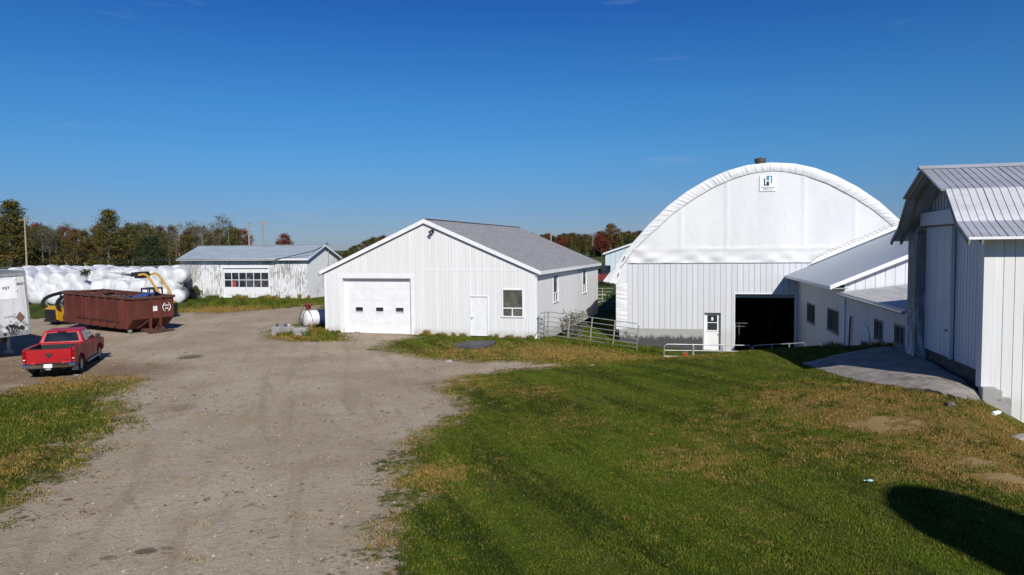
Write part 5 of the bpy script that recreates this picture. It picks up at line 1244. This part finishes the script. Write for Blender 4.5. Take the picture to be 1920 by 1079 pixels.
for x, y, lab, col in ((-12.66, 37.95, 'small blue can on the leftmost concrete block', (.05, .06, .14)), (-12.2, 37.85, 'blue oil can on the concrete block', (.05, .07, .18)), (-12.02, 37.9, 'pale grey can on the concrete block', (.5, .5, .52))):
    t = thing('oil_can', (x, y, z0 + .475), 0, lab, 'can'); mb = MB(); mb.lathe([(.07, 0), (.07, .11), (.03, .13), (.03, .15)], 12); mb.build('can', simple('can_' + str(x), col, .5), t, 40); mb = MB(); mb.lathe([(.032, .148), (.032, .165)], 10); mb.build('cap', 'black', t)

# ------------------------------------------------------------------ tube gates
def gate(name, loc, az, L, H, label, cat='gate', rails=6, posts=3, group=None, z0=.12, brace=False, tilt=(0, 0), rustpost=True):
    t = thing(name, loc, az, label, cat, group, tilt=tilt); r = .022; c = .14
    fr = [(0, 0, z0), (0, 0, H - c)] + [(c - c * math.cos(a), 0, H - c + c * math.sin(a)) for a in (.4, .8, 1.2)] + [(c, 0, H), (L - c, 0, H)] + [(L - c + c * math.sin(a), 0, H - c + c * math.cos(a)) for a in (.4, .8, 1.2)] + [(L, 0, H - c), (L, 0, z0)]
    mb = MB(); mb.tube(fr, r, 8); mb.build('frame', 'galv', t, 60)
    for i in range(rails - 1):
        z = z0 + (H - z0) * (i / (rails - 1)) ** 1.1
        mb = MB(); mb.tube([(0.02, 0, z), (L - .02, 0, z)], r * .85, 7); mb.build('rail', 'galv', t, 60)
    for i in range(posts):
        x = L * (i + 1) / (posts + 1); mb = MB(); mb.bar((x, -.03, z0 - .02), (x, -.03, H), .06, .025, (0, 1, 0)); mb.build('upright', 'galv_rust' if rustpost else 'galv', t)
    mb = MB(); mb.tube([(0, 0, z0 + .02), (0, 0, z0 - .22)], r, 7); mb.tube([(L, 0, z0 + .02), (L, 0, z0 - .22)], r, 7); mb.tube([(L - .2, 0, z0), (L - .22, 0, z0 - .2), (L - .16, 0, z0 - .22)], r * .7, 6); mb.build('foot', 'galv', t)
    if brace:
        mb = MB(); mb.tube([(.1, .25, .2), (.45, .05, H - .4)], .03, 7); mb.tube([(.35, .25, .3), (.0, .05, H - .1)], .02, 7); mb.build('brace', 'galv', t)
    return t
g0 = gz(1.75, 36.4); g1 = gz(6.1, 34.5); Lg = math.hypot(4.35, 1.9)
ga_ = gate('tube_gate', (1.75, 36.4, -.02), math.atan2(1.9, 4.35), Lg, 1.30, 'long six-rail galvanised tube gate closing the gap beside the workshop', posts=3, tilt=(0, math.asin(min(.9, (.46) / Lg))))
ga_.rotation_euler = (0, .10, -math.atan2(1.9, 4.35))
mb = MB(); mb.tube([(4.15, -.02, .86), (4.1, -.08, .72), (4.2, -.06, .66), (4.22, 0, .8)], .03, 6); mb.build('chain', 'black', ga_)
gate('tube_gate', (1.36, 35.50, -.02), R(-62), 1.05, 1.28, 'short narrow tube gate folded against the workshop corner', posts=1, brace=True)
for (xa, ya, za, xb, yb, zb, lab, n) in ((5.92, 27.6, .74, 9.36, 27.7, .64, 'grey tube gate half hidden behind the lawn crest, left one', 2), (9.42, 27.7, .62, 12.3, 29.6, .46, 'grey tube gate half hidden behind the lawn crest, shaded right one', 2)):
    L = math.hypot(xb - xa, yb - ya); t = gate('tube_gate', (xa, ya, za - 1.22), -math.atan2(yb - ya, xb - xa), L, 1.22, lab, rails=6, posts=n, rustpost=False); t.rotation_euler[1] = -math.asin((zb - za) / L)
ball = thing('orange_bucket', (6.75, 27.45, gz(6.75, 27.45) - .02), 0, 'small orange bucket on the grass beside the crest gate', 'bucket')
ball.scale = (.62, .62, .62)
mb = MB(); mb.lathe([(.11, 0), (.14, .26), (.15, .27), (.125, .26), (.1, .03)], 16); mb.build('pail', simple('orange_plastic', (.75, .09, .03), .5), ball, 40)
mb = MB(); mb.tube([(-.14, 0, .25), (-.1, .02, .36), (.1, .02, .36), (.14, 0, .25)], .008, 6); mb.build('handle', 'galv', ball)
# pens between the buildings, well behind the workshop
for i, (x, y, a, L, lab) in enumerate(((7.4, 68, 4, 5.2, 'far pen gate seen through the gap, upper pale one'), (6.9, 60, -3, 4.8, 'nearer pen gate seen through the gap behind the workshop'))):
    gate('pen_gate', (x, y, gz(x + 2, y) - .02), R(a), L, 1.35, lab, 'gate', 5, 3, rustpost=True)
wg = thing('farm_wagon', (11.8, 96, gz(11.8, 96)), R(10), 'small red farm wagon far off between the workshop and the dome', 'wagon')
mb = MB(); mb.box(-1.2, 2.4, -.9, .9, .75, 1.5); mb.build('box', simple('wagon_red', (.16, .02, .018), .6, var=.3), wg, bevel=.04)
for x in (-.8, 1.8):
    for y in (-.95, .75):
        mb = MB(); mb.lathe([(.2, y), (.42, y + .02), (.42, y + .2), (.2, y + .22)], 18, 'y', (x, 0, .42)); mb.build('wheel', 'rubber', wg, 40)
tt = thing('tractor', (12.9, 101, gz(12.9, 101)), R(-80), 'dark blue tractor far off behind the red wagon', 'tractor')
mb = MB(); mb.box(-.4, .4, .2, 2.0, .8, 1.5); mb.box(-.6, .6, -1.2, .2, .8, 1.4); mb.build('body', simple('tractor_blue', (.02, .035, .07), .5), tt, bevel=.05)
mb = MB(); mb.box(-.65, .65, -1.2, .2, 1.4, 2.6); mb.build('cab', 'glass', tt, bevel=.08)
for y, r in ((-.7, .8), (1.5, .5)):
    for x in (-.95, .6):
        mb = MB(); mb.lathe([(.3, x), (r, x + .03), (r, x + .32), (.3, x + .35)], 22, 'x', (0, y, r)); mb.build('wheel', 'rubber', tt, 40)

# ------------------------------------------------------------------ small things on the ground
mt = thing('rubber_mat', (-1.75, 33.1, gz(-1.75, 33.1)), R(12), 'flat dark slab lying in the dry grass before the workshop door', 'slab')
mb = MB(); q = [(-.75, -1.0), (.1, -1.15), (.7, -.9), (.85, .2), (.75, 1.0), (-.1, 1.1), (-.6, .8), (-.9, -.1)]; mb.prism(q, .0, .09, 'z'); mb.build('slab', simple('dark_slab', (.065, .065, .072), .8, var=.35, scale=5, bump=.4), mt, bevel=.02)
mb = MB(); mb.prism([(-.3, -.4), (.3, -.5), (.4, .3), (-.25, .35)], .092, .10, 'z'); mb.build('patch', simple('mat_patch', (.10, .095, .09), .9, var=.3), mt)
bt = thing('plastic_bottle', (11.15, 16.15, gz(11.15, 16.15) + .05), R(60), 'crushed white plastic bottle on the bank below the barn corner', 'bottle', tilt=(.0, .25))
bt.scale = (.7, .7, .7)
mb = MB(); mb.lathe([(.02, -.2), (.07, -.19), (.08, -.1), (.055, 0), (.08, .08), (.07, .16), (.03, .21), (.03, .26)], 12, 'y'); mb.build('bottle', 'plate', bt, 50)
mb = MB(); mb.lathe([(.034, .255), (.034, .29)], 10, 'y'); mb.build('cap', 'plate', bt)
def rock(loc, r, label, seed, col='concrete'):
    rr = random.Random(seed); bm = bmesh.new(); bmesh.ops.create_icosphere(bm, subdivisions=3, radius=r)
    p = [rr.uniform(0, 6) for _ in range(6)]
    for v in bm.verts:
        c = v.co.normalized(); k = 1 + .16 * math.sin(3 * c.x + p[0]) * math.cos(2.3 * c.y + p[1]) + .1 * math.sin(6 * c.z + p[2] + 4 * c.x) + .05 * math.sin(13 * c.y + p[3])
        v.co = Vector((c.x * k * r * 1.2, c.y * k * r, max(c.z * k * r * .7, -r * .3)))
    me = bpy.data.meshes.new('rock'); bm.to_mesh(me); bm.free(); me.materials.append(MT[col]); o = bpy.data.objects.new('rock', me); COL.objects.link(o); o.location = loc
    return tag(o, label, 'rock')
rock((10.78, 14.75, gz(10.78, 14.75) + .0), .19, 'pale rock on the bank at the right edge', 3, 'wood_grey')
rock((11.05, 14.55, gz(11.05, 14.55) + .02), .14, 'small dark rock beside the pale rock at the right edge', 5, 'concrete_dirty')
rock((10.05, 16.1, gz(10.05, 16.1) + .02), .10, 'dark clod in the grass just below the ramp edge', 8, 'dark_wood')
rock((3.0, 26.75, .03), .10, 'dark stone lying on the dirt tongue beside the lawn', 9, 'concrete_dirty')
rock((-2.6, 28.4, .01), .12, 'pale stone on the yard before the grass strip', 11)
for (x, y, lab, c) in ((6.32, 12.4, 'pale blue scrap of plastic on the lawn', (.45, .75, .72)), (-10.35, 12.6, 'pale scrap of plastic at the edge of the grass patch', (.5, .62, .6)), (-16.1, 25.9, 'white scrap of paper on the dirt behind the truck', (.75, .75, .74))):
    mb = MB(); mb.grid(lambda i, j: (x + (i - 2) * .045, y + (j - 1) * .035, gz(x, y) + .06 + .015 * math.sin(i * 2 + j)), range(5), range(3)); tag(mb.build('litter', simple('scrap_' + str(round(x)), c, .5)), lab, 'litter', kind='thing')

# ------------------------------------------------------------------ utility poles and cables
def pole(loc, H, label, arm=True, az=0.0):
    t = thing('utility_pole', loc, az, label, 'utility pole', 'utility poles along the far road')
    mb = MB(); mb.tube([(0, 0, -1), (0, 0, H)], [.19, .13], 10); mb.build('post', 'pole_wood', t, 60)
    mb = MB()
    if arm: mb.box(-1.2, 1.2, -.07, .07, H - .45, H - .32)
    else: mb.bar((0, 0, H - .5), (.5, 0, H - .2), .08, .08)
    ar = mb.build('crossarm', 'pole_wood', t)
    mb = MB()
    for x in ((-1.05, -.4, .4, 1.05) if arm else (0,)): mb.lathe([(.05, H - .32), (.09, H - .25), (.09, H - .12), (.03, H - .08)], 8, 'z', (x, 0, 0))
    mb.build('insulator', 'galv', t)
    return t
pl_ = [(-95.2, 139, 'brown utility pole standing beside the tall tree on the left'), (-46.6, 126, 'pale utility pole with bare top behind the peeling shed roof'), (-52.5, 150, 'utility pole with a crossarm behind the peeling shed roof'), (8.35, 150, 'utility pole rising behind the workshop roof')]
tops = []
for i, (x, y, lab) in enumerate(pl_):
    h = {0: 9.9, 1: 8.6, 2: 9.3, 3: 8.0}[i]; pole((x, y, gz(x, y)), h, lab, i in (0, 2), R(10)); tops.append(Vector((x, y, gz(x, y) + h - .25)))
def cable(pts, sag, r, label, n=24):
    q = []
    for a, b in zip(pts, pts[1:]):
        a, b = Vector(a), Vector(b)
        for i in range(n + 1):
            t = i / n; p = a.lerp(b, t); p.z -= 4 * sag * t * (1 - t); q.append(p)
        sag = .02
    mb = MB(); mb.tube(q, r, 5); return tag(mb.build('power_cable', 'cable'), label, 'cable', 'overhead cables')
cable([tops[0] + Vector((0, 0, -2.0)), W(SO, SA, -SLn - .35, -.55, 3.85), W(SO, SA, -3.0, -.55, 3.76), W(SO, SA, .45, .0, 4.45), W(SO, SA, .12, 3.4, 5.12)], 1.9, .035, 'dark service cable sagging from the left pole to the peeling shed')
cable([(-150, 165, 12.5), tops[0], tops[2], tops[3] + Vector((0, 10, 0)), (70, 170, 8)], 1.2, .008, 'thin overhead line strung between the far utility poles')

# ------------------------------------------------------------------ trees
def leafmat(name, a, b, c):
    N = NT(name); r = N.attr('r'); k = N.attr('k')
    col = N.mix(N.ramp(r, .2, .8), a, b); col = N.mix(N.ramp(k, .55, .8), col, c)
    m = N.fin(col, .7, 0, .15); tr = N.n('ShaderNodeBsdfTranslucent'); N.put(col, tr.inputs[0]); x = N.n('ShaderNodeMixShader'); x.inputs[0].default_value = .3
    N.l(N.b.outputs[0], x.inputs[1]); N.l(tr.outputs[0], x.inputs[2]); N.l(x.outputs[0], N.out.inputs[0]); return m
LEAF = {
    'olive': leafmat('olive_leaves', (.070, .062, .022), (.122, .10, .034), (.17, .12, .036)),
    'spire': leafmat('spire_leaves', (.070, .076, .022), (.125, .118, .034), (.18, .135, .036)),
    'green': leafmat('green_leaves', (.058, .074, .022), (.10, .112, .036), (.17, .14, .04)),
    'dark': leafmat('dark_green_leaves', (.026, .044, .018), (.05, .07, .028), (.08, .09, .035)),
    'red': leafmat('red_leaves', (.14, .028, .022), (.22, .045, .028), (.20, .08, .03)),
    'rust': leafmat('rust_leaves', (.115, .056, .024), (.165, .082, .03), (.20, .115, .036)),
    'grey': leafmat('thin_grey_leaves', (.10, .10, .072), (.16, .155, .115), (.20, .18, .12)),
}
MT['bark'] = simple('grey_bark', (.16, .145, .12), .9, 0, .3, 3); MT['birch'] = simple('pale_birch_bark', (.42, .40, .35), .8, 0, .2, 3)
def blob(name, mat, parent, centres, per, spread, size, seed):
    g_ = np.random.RandomState(seed); c = np.array(centres); n = len(c) * per
    base = np.repeat(c[:, :3], per, 0); sp = np.repeat(c[:, 3], per)[:, None]
    p = base + g_.normal(0, 1, (n, 3)) * sp * spread * np.array([1, 1, .75])
    a = g_.normal(0, 1, (n, 3)); a /= np.linalg.norm(a, axis=1)[:, None]; b = np.cross(a, g_.normal(0, 1, (n, 3))); b /= np.linalg.norm(b, axis=1)[:, None]
    s_ = (size * g_.uniform(.6, 1.3, n))[:, None]
    co = np.stack([p - a * s_ - b * s_ * .5, p + a * s_ * .3 - b * s_ * .8, p + a * s_ + b * s_ * .4, p - a * s_ * .2 + b * s_ * .8], 1)
    me = bpy.data.meshes.new(name); me.vertices.add(n * 4); me.vertices.foreach_set('co', co.ravel().astype(np.float32)); me.loops.add(n * 4); me.loops.foreach_set('vertex_index', np.arange(n * 4, dtype=np.int32))
    me.polygons.add(n); me.polygons.foreach_set('loop_start', np.arange(0, n * 4, 4, dtype=np.int32)); me.polygons.foreach_set('loop_total', np.full(n, 4, np.int32))
    kk = np.repeat(g_.rand(len(c)), per)
    for an, A in (('r', g_.rand(n)), ('k', kk)): me.attributes.new(an, 'FLOAT', 'POINT').data.foreach_set('value', np.repeat(A, 4).astype(np.float32))
    me.materials.append(mat); me.update(calc_edges=True); o = bpy.data.objects.new(name, me); COL.objects.link(o)
    if parent: o.parent = parent
    return o
def make_tree(shape, leaf, H, seed, bark='bark', dens=1.0):
    rr = random.Random(seed); t = thing('tree', (0, -500, 0), 0)
    top = H * .93; mb = MB(); path = [(0, 0, -.5)]; x = y = 0
    for i in range(1, 9): x += rr.uniform(-.1, .1); y += rr.uniform(-.1, .1); path.append((x, y, top * i / 8))
    mb.tube(path, [.17 * H / 10 * (1 - .85 * i / 8) + .015 for i in range(9)], 7)
    cen = []; lo = {'cone': .05, 'round': .28, 'column': .22, 'sparse': .38, 'bush': .02}[shape]
    nC = int({'cone': 170, 'round': 74, 'column': 62, 'sparse': 44, 'bush': 110}[shape] * dens)
    for _ in range(nC):
        u = rr.random() ** (1.25 if shape == 'cone' else .85); z = H * (lo + (1 - lo) * u)
        if shape == 'cone': R_ = H * .20 * (1 - u) ** .62 + .2
        elif shape == 'round': R_ = H * .30 * math.sqrt(max(.04, 1 - (2 * u - .85) ** 2 / 1.4)) * (1 if u < .85 else .7)
        elif shape == 'column': R_ = H * .15 * math.sqrt(max(.05, 1 - (2 * u - .9) ** 2 / 1.3))
        elif shape == 'bush': R_ = H * .62 * math.sqrt(max(.05, 1 - u * u))
        else: R_ = H * .22 * math.sqrt(max(.08, 1 - (2 * u - 1) ** 2))
        a = rr.uniform(0, 6.283); k = R_ * math.sqrt(rr.uniform(.18, 1)) * rr.uniform(.85, 1.12)
        i = min(7, int(z / top * 8)); bx, by = path[i][0], path[i][1]
        cx, cy = bx + k * math.cos(a), by + k * math.sin(a); cen.append((cx, cy, z, rr.uniform(.6, 1.25)))
        if rr.random() < (.55 if shape == 'sparse' else .3):
            zb = max(.1 * H, z - k * rr.uniform(.3, .9)); mb.tube([(bx * .9, by * .9, min(zb, top * .95)), ((bx + cx) / 2, (by + cy) / 2, (zb + z) / 2 + .1), (cx, cy, z)], [.05, .035, .012], 5)
    mb.build('trunk', bark, t, 60)
    blob('crown', LEAF[leaf], t, cen, {'cone': 34, 'round': 32, 'column': 30, 'sparse': 20, 'bush': 42}[shape] * 2, .44 if shape != 'sparse' else .40, .115 if shape != 'sparse' else .085, seed)
    return t
PROTO = {
    'spire': make_tree('cone', 'spire', 13, 1), 'spire2': make_tree('cone', 'green', 12, 2), 'poplar': make_tree('column', 'olive', 10, 3, 'birch'), 'poplar2': make_tree('column', 'green', 10, 4, 'birch'),
    'round': make_tree('round', 'olive', 9, 5), 'round2': make_tree('round', 'green', 9, 6), 'rust': make_tree('round', 'rust', 9, 7), 'maple': make_tree('round', 'red', 8, 8), 'dark': make_tree('bush', 'dark', 6, 9), 'grey': make_tree('sparse', 'grey', 10, 10, 'bark'), 'conifer': make_tree('cone', 'dark', 12, 12), 'bare': make_tree('sparse', 'rust', 9, 13, 'birch', .7)}
BH = {'spire': 13, 'spire2': 12, 'poplar': 10, 'poplar2': 10, 'round': 9, 'round2': 9, 'rust': 9, 'maple': 8, 'dark': 6, 'grey': 10, 'conifer': 12, 'bare': 9}
KIND = {'spire': 'tall spire-shaped olive tree', 'spire2': 'spire-shaped green tree', 'poplar': 'slim olive-leaved tree with pale trunk', 'poplar2': 'slim green tree with pale trunk', 'round': 'round-crowned olive tree', 'round2': 'round-crowned green tree', 'rust': 'rust-brown autumn tree', 'maple': 'deep red autumn maple', 'dark': 'broad dark green bushy tree', 'grey': 'thin grey-leaved tree', 'conifer': 'dark pointed conifer', 'bare': 'thinly leaved tree with pale branches'}
used = set()
def plant(kind, x, y, H, where, own=None):
    s_ = H / BH[kind]; lab = own or (KIND[kind] + ' ' + where); P_ = PROTO[kind]; loc = (x, y, gz(x, y) - .1); az = rnd.uniform(0, 6.28); wx = (1.4 if own and kind == 'spire' else 1.0); sc = (s_ * wx * rnd.uniform(.95, 1.15), s_ * wx * rnd.uniform(.95, 1.15), s_)
    if kind not in used: used.add(kind); P_.location = loc; P_.rotation_euler = (0, 0, -az); P_.scale = sc; o = P_; o['label'] = lab; o['group'] = 'trees ' + where
    else: o = dup(P_, loc, az, lab, 'trees ' + where, sc)
    o['category'] = 'tree'
    if kind in ('conifer',): o.name = 'conifer_tree'
    elif kind in ('maple',): o.name = 'maple_tree'
    return o
def at(px, Y): return (px - 960) / FPX * Y
LT = 'in the treeline behind the bales'
plant('spire', at(22, 147), 147, 13.6, LT, 'tallest spire-shaped olive tree beside the left utility pole'); plant('spire', at(206, 147), 147, 11.6, LT, 'tall spire-shaped olive tree standing out mid-treeline above the bales')
plant('spire2', at(-12, 165), 165, 12.5, LT); plant('spire2', at(44, 168), 168, 11.0, LT)
plant('dark', at(286, 150), 150, 6.0, LT, 'broad dark green bushy tree left of the peeling shed roof')
plant('grey', at(420, 185), 185, 12.2, LT, 'tall thin grey tree rising above the left of the shed roof'); plant('grey', at(402, 188), 188, 10, LT); plant('grey', at(446, 190), 190, 8.8, LT)
plant('maple', at(458, 200), 200, 8.6, LT, 'small red maple beside the pole above the shed roof'); plant('maple', at(535, 210), 210, 7.6, LT, 'lone red maple peeping over the shed roof ridge')
plant('maple', at(72, 178), 178, 9.6, LT); plant('maple', at(122, 172), 172, 8.6, LT); plant('maple', at(112, 175), 175, 7.6, LT)
seq = ['round', 'poplar', 'rust', 'round2', 'poplar2', 'grey', 'bare', 'poplar', 'round2', 'grey', 'poplar2']
prof_ = [(-40, 11), (60, 8.6), (100, 8.4), (140, 7.6), (180, 7.8), (235, 8.2), (262, 8.6), (300, 8.6), (330, 9.2), (360, 9), (400, 9.4), (440, 8), (470, 5)]
tops_ = lambda px: float(np.interp(px, [p for p, _ in prof_], [h for _, h in prof_]))
for r_ in range(3):
    px = -45 + r_ * 5
    while px < 455:
        k = seq[rnd.randrange(len(seq))] if px < 375 else rnd.choice(['grey', 'bare', 'poplar2', 'grey', 'poplar']); Y = 158 + r_ * 13 + rnd.uniform(-4, 4)
        plant(k, at(px, Y), Y, tops_(px) * rnd.uniform(.62, 1.06) * (1 + .05 * r_), LT); px += rnd.uniform(11, 18)
for px, k, h in ((131, 'grey', 9.8), (96, 'grey', 9.2), (157, 'grey', 8.5), (186, 'poplar2', 9.6), (250, 'poplar2', 9.8), (263, 'poplar', 9.4), (275, 'grey', 10.2)): plant(k, at(px, 172), 172, h, LT)
RTW = 'in the woods right of the peeling shed'
for i in range(16):
    px = 628 + i * 6.0 + rnd.uniform(-3, 3); Y = 250 + rnd.uniform(-8, 12); h = float(np.interp(px, [630, 660, 700, 730], [1.0, 4.2, 7.4, 9])); plant(rnd.choice(['round2', 'round2', 'rust', 'conifer', 'round']), at(px, Y), Y, max(2, h), RTW)
FW = 'in the far woods beyond the field'
for r_ in range(3):
    px = 962
    while px < 1250:
        Y = 395 + r_ * 14 + rnd.uniform(-4, 4); k = rnd.choice(['rust', 'round', 'round2', 'maple', 'conifer', 'rust', 'round', 'poplar2', 'bare', 'conifer'][: 10])
        plant(k, at(px, Y), Y, rnd.uniform(10.5, 13.6) * (1.0 + .04 * r_) * (.95 if px < 1100 else 1.0), FW); px += rnd.uniform(8, 13)
plant('rust', at(1145, 388), 388, 17.5, FW, 'large rust-orange tree standing highest in the far woods'); plant('maple', at(1129, 384), 384, 12, FW, 'bright red maple beside the large orange tree in the far woods')
# undergrowth along the foot of the woods, a mass
cen = [(at(rnd.uniform(-60, 470), 156 + k_), 156 + k_, 0, 0) for k_ in [rnd.uniform(-5, 26) for _ in range(520)]]
cen = [(x, y, gz(x, y) + rnd.uniform(.3, 3.2), rnd.uniform(.8, 1.6)) for x, y, _, _ in cen]
tag(blob('undergrowth', LEAF['olive'], None, cen, 30, .55, .18, 77), 'tangled olive and brown undergrowth along the foot of the treeline', 'undergrowth', kind='stuff')
cen = [(at(rnd.uniform(950, 1260), 392), 392 + rnd.uniform(-6, 30), 0, 0) for _ in range(300)]
cen = [(x, y, gz(x, y) + rnd.uniform(.3, 5), rnd.uniform(1.2, 2)) for x, y, _, _ in cen]
tag(blob('undergrowth', LEAF['green'], None, cen, 26, .6, .3, 78), 'green undergrowth along the foot of the far woods', 'undergrowth', kind='stuff')
mb = MB(); mb.grid(lambda i, j: (-220 + i * 10, 138 + j * 5 + .06 * i, gz(-220 + i * 10, 138 + j * 5) + .12), range(26), range(3)); tag(mb.build('road', simple('far_road', (.14, .135, .12), .9), None), kind='structure')

# ------------------------------------------------------------------ weeds and bushes
WD_ = []
def weed_mesh(name, n, h, spread, seed, mat, bend=.4):
    g_ = np.random.RandomState(seed); me = bpy.data.meshes.new(name); V = []; F = []
    for i in range(n):
        a = g_.uniform(0, 6.28); r = spread * math.sqrt(g_.rand()); x, y = r * math.cos(a), r * math.sin(a); hh = h * g_.uniform(.45, 1.1); b = g_.uniform(0, 6.28); w_ = g_.uniform(.008, .02); lx, ly = g_.normal(0, bend * hh, 2)
        px_, py_ = w_ * math.cos(b), w_ * math.sin(b); k = len(V)
        V += [(x - px_, y - py_, -.03), (x + px_, y + py_, -.03), (x + lx * .3 + px_ * .8, y + ly * .3 + py_ * .8, hh * .6), (x + lx * .3 - px_ * .8, y + ly * .3 - py_ * .8, hh * .6), (x + lx, y + ly, hh)]
        F += [(k, k + 1, k + 2, k + 3), (k + 3, k + 2, k + 4)]
    me.from_pydata(V, [], F); at_ = me.attributes.new('r', 'FLOAT', 'POINT'); at_.data.foreach_set('value', np.repeat(g_.rand(n), 5).astype(np.float32)); ad = me.attributes.new('dry', 'FLOAT', 'POINT'); ad.data.foreach_set('value', np.full(n * 5, mat, np.float32)); me.materials.append(MT['turf']); me.update(); return me
wm = [weed_mesh('weed', 90, .42, .26, 1, .1), weed_mesh('weed', 110, .34, .32, 2, .5), weed_mesh('weed', 80, .55, .22, 3, .85)]
def weed(loc, k, s_, lab, grp):
    o = bpy.data.objects.new('weed_clump', wm[k]); COL.objects.link(o); o.location = loc; o.rotation_euler = (0, 0, rnd.uniform(0, 6.28)); o.scale = (s_, s_, s_ * rnd.uniform(.8, 1.2)); tag(o, lab, 'weeds', grp)
for i in range(46):
    u = rnd.uniform(-6.7, -.1) if i > 8 else rnd.uniform(-12.2, -11.2)
    if -3.7 < u < -2.5: continue
    x, y, _ = W(GO, GA, u, -rnd.uniform(.08, .3)); weed((x, y, gz(x, y)), rnd.choice((0, 1, 2)), rnd.uniform(.28, .62), 'tuft of weeds growing along the foot of the workshop front', 'weeds along the workshop front')
for i in range(16):
    x, y = rnd.uniform(-12.4, -10.7), rnd.uniform(37.9, 40.0); weed((x, y, gz(x, y)), rnd.choice((1, 2, 2)), rnd.uniform(.5, 1.1), 'dry tall weed clump round the fuel tank', 'weeds round the fuel tank')
for i in range(9):
    x, y = rnd.uniform(-12.9, -11.0), rnd.uniform(37.3, 37.6); weed((x, y, gz(x, y)), rnd.choice((0, 1)), rnd.uniform(.5, .9), 'low green weed clump before the concrete blocks', 'weeds before the concrete blocks')
for i in range(40):
    u = rnd.uniform(-13.5, .2); x, y, _ = W(SO, SA, u, -rnd.uniform(.2, .6)); weed((x, y, gz(x, y)), rnd.choice((0, 1, 2)), rnd.uniform(.4, .9), 'weed tuft along the foot of the peeling shed', 'weeds along the peeling shed')
for i in range(16):
    x, y = rnd.uniform(3.0, 7.2), rnd.uniform(34.8, 38.5); weed((x, y, gz(x, y)), 0, rnd.uniform(.5, .9), 'green weed tuft in the gap beside the workshop', 'weeds in the gap by the gate')
for i in range(14):
    u, v = -rnd.uniform(.1, .5), -rnd.uniform(1, 20); x, y, _ = W(WO, WA, u, v); weed((x, y, gz(x, y)), 1, rnd.uniform(.5, 1.0), 'weed tuft in the shade of the low barn wall', 'weeds along the low barn wall')
for i in range(60):
    x, y = rnd.uniform(-1, 9), rnd.uniform(8.5, 24)
    if sdist(np.array([x]), np.array([y]), YARD)[0] > .6: weed((x, y, gz(x, y)), rnd.choice((0, 0, 1)), rnd.uniform(.12, .24), 'small low weed clump in the mown lawn', 'weeds in the lawn')
tag(turf('grass', 1.6, 7.8, 34.6, 46, 30000, .06, .2, 8), 'shaded green grass in the gap between workshop and dome barn', 'grass', kind='stuff')
# leafy shrubs
def shrub(loc, H, leaf, seed, label, spread=.5, n=40, per=22, size=.05):
    rr = random.Random(seed); t = thing('shrub', loc, 0, label, 'shrub'); mb = MB(); cen = []
    for _ in range(n):
        a = rr.uniform(0, 6.28); k = spread * math.sqrt(rr.random()); z = H * rr.uniform(.3, 1); cen.append((k * math.cos(a), k * math.sin(a), z, .28))
        if rr.random() < .5: mb.tube([(k * .2 * math.cos(a), k * .2 * math.sin(a), -.05), (k * math.cos(a), k * math.sin(a), z)], [.012, .005], 4)
    mb.build('stem', 'bark', t); blob('foliage', LEAF[leaf], t, cen, per, .5, size, seed); return t
x, y, _ = W(SO, SA, -13.6, -.7); shrub((x, y, gz(x, y)), 2.0, 'green', 1, 'dark leggy shrub at the left corner of the peeling shed', .7, 60, 26, .07)
x, y, _ = W(SO, SA, -14.8, -1.2); shrub((x, y, gz(x, y)), 1.0, 'rust', 2, 'low brown shrub beside the left corner of the peeling shed', 1.0, 50, 22, .07)
x, y, _ = W(SO, SA, -11.3, -.45); shrub((x, y, gz(x, y)), 1.0, 'green', 3, 'small shrub against the front wall of the peeling shed', .4, 24, 18, .06)
x, y, _ = W(GO, GA, .55, 5.0); shrub((x, y, gz(x, y)), 1.5, 'grey', 4, 'tall seeding weed against the workshop side wall, nearer one', .3, 22, 14, .05)
x, y, _ = W(GO, GA, .7, 6.6); shrub((x, y, gz(x, y)), 1.6, 'grey', 5, 'tall seeding weed against the workshop side wall, farther one', .5, 34, 14, .05)
x, y, _ = W(BO, BA, 1.25, -.15); shrub((x, y, gz(x, y)), .7, 'grey', 6, 'thin dry stalk against the sunlit barn wall', .1, 6, 5, .02)
shrub((-36.6, 60.8, 2.55), .5, 'dark', 7, 'dark green weed sprouting on top of the white bales', .35, 16, 18, .06)
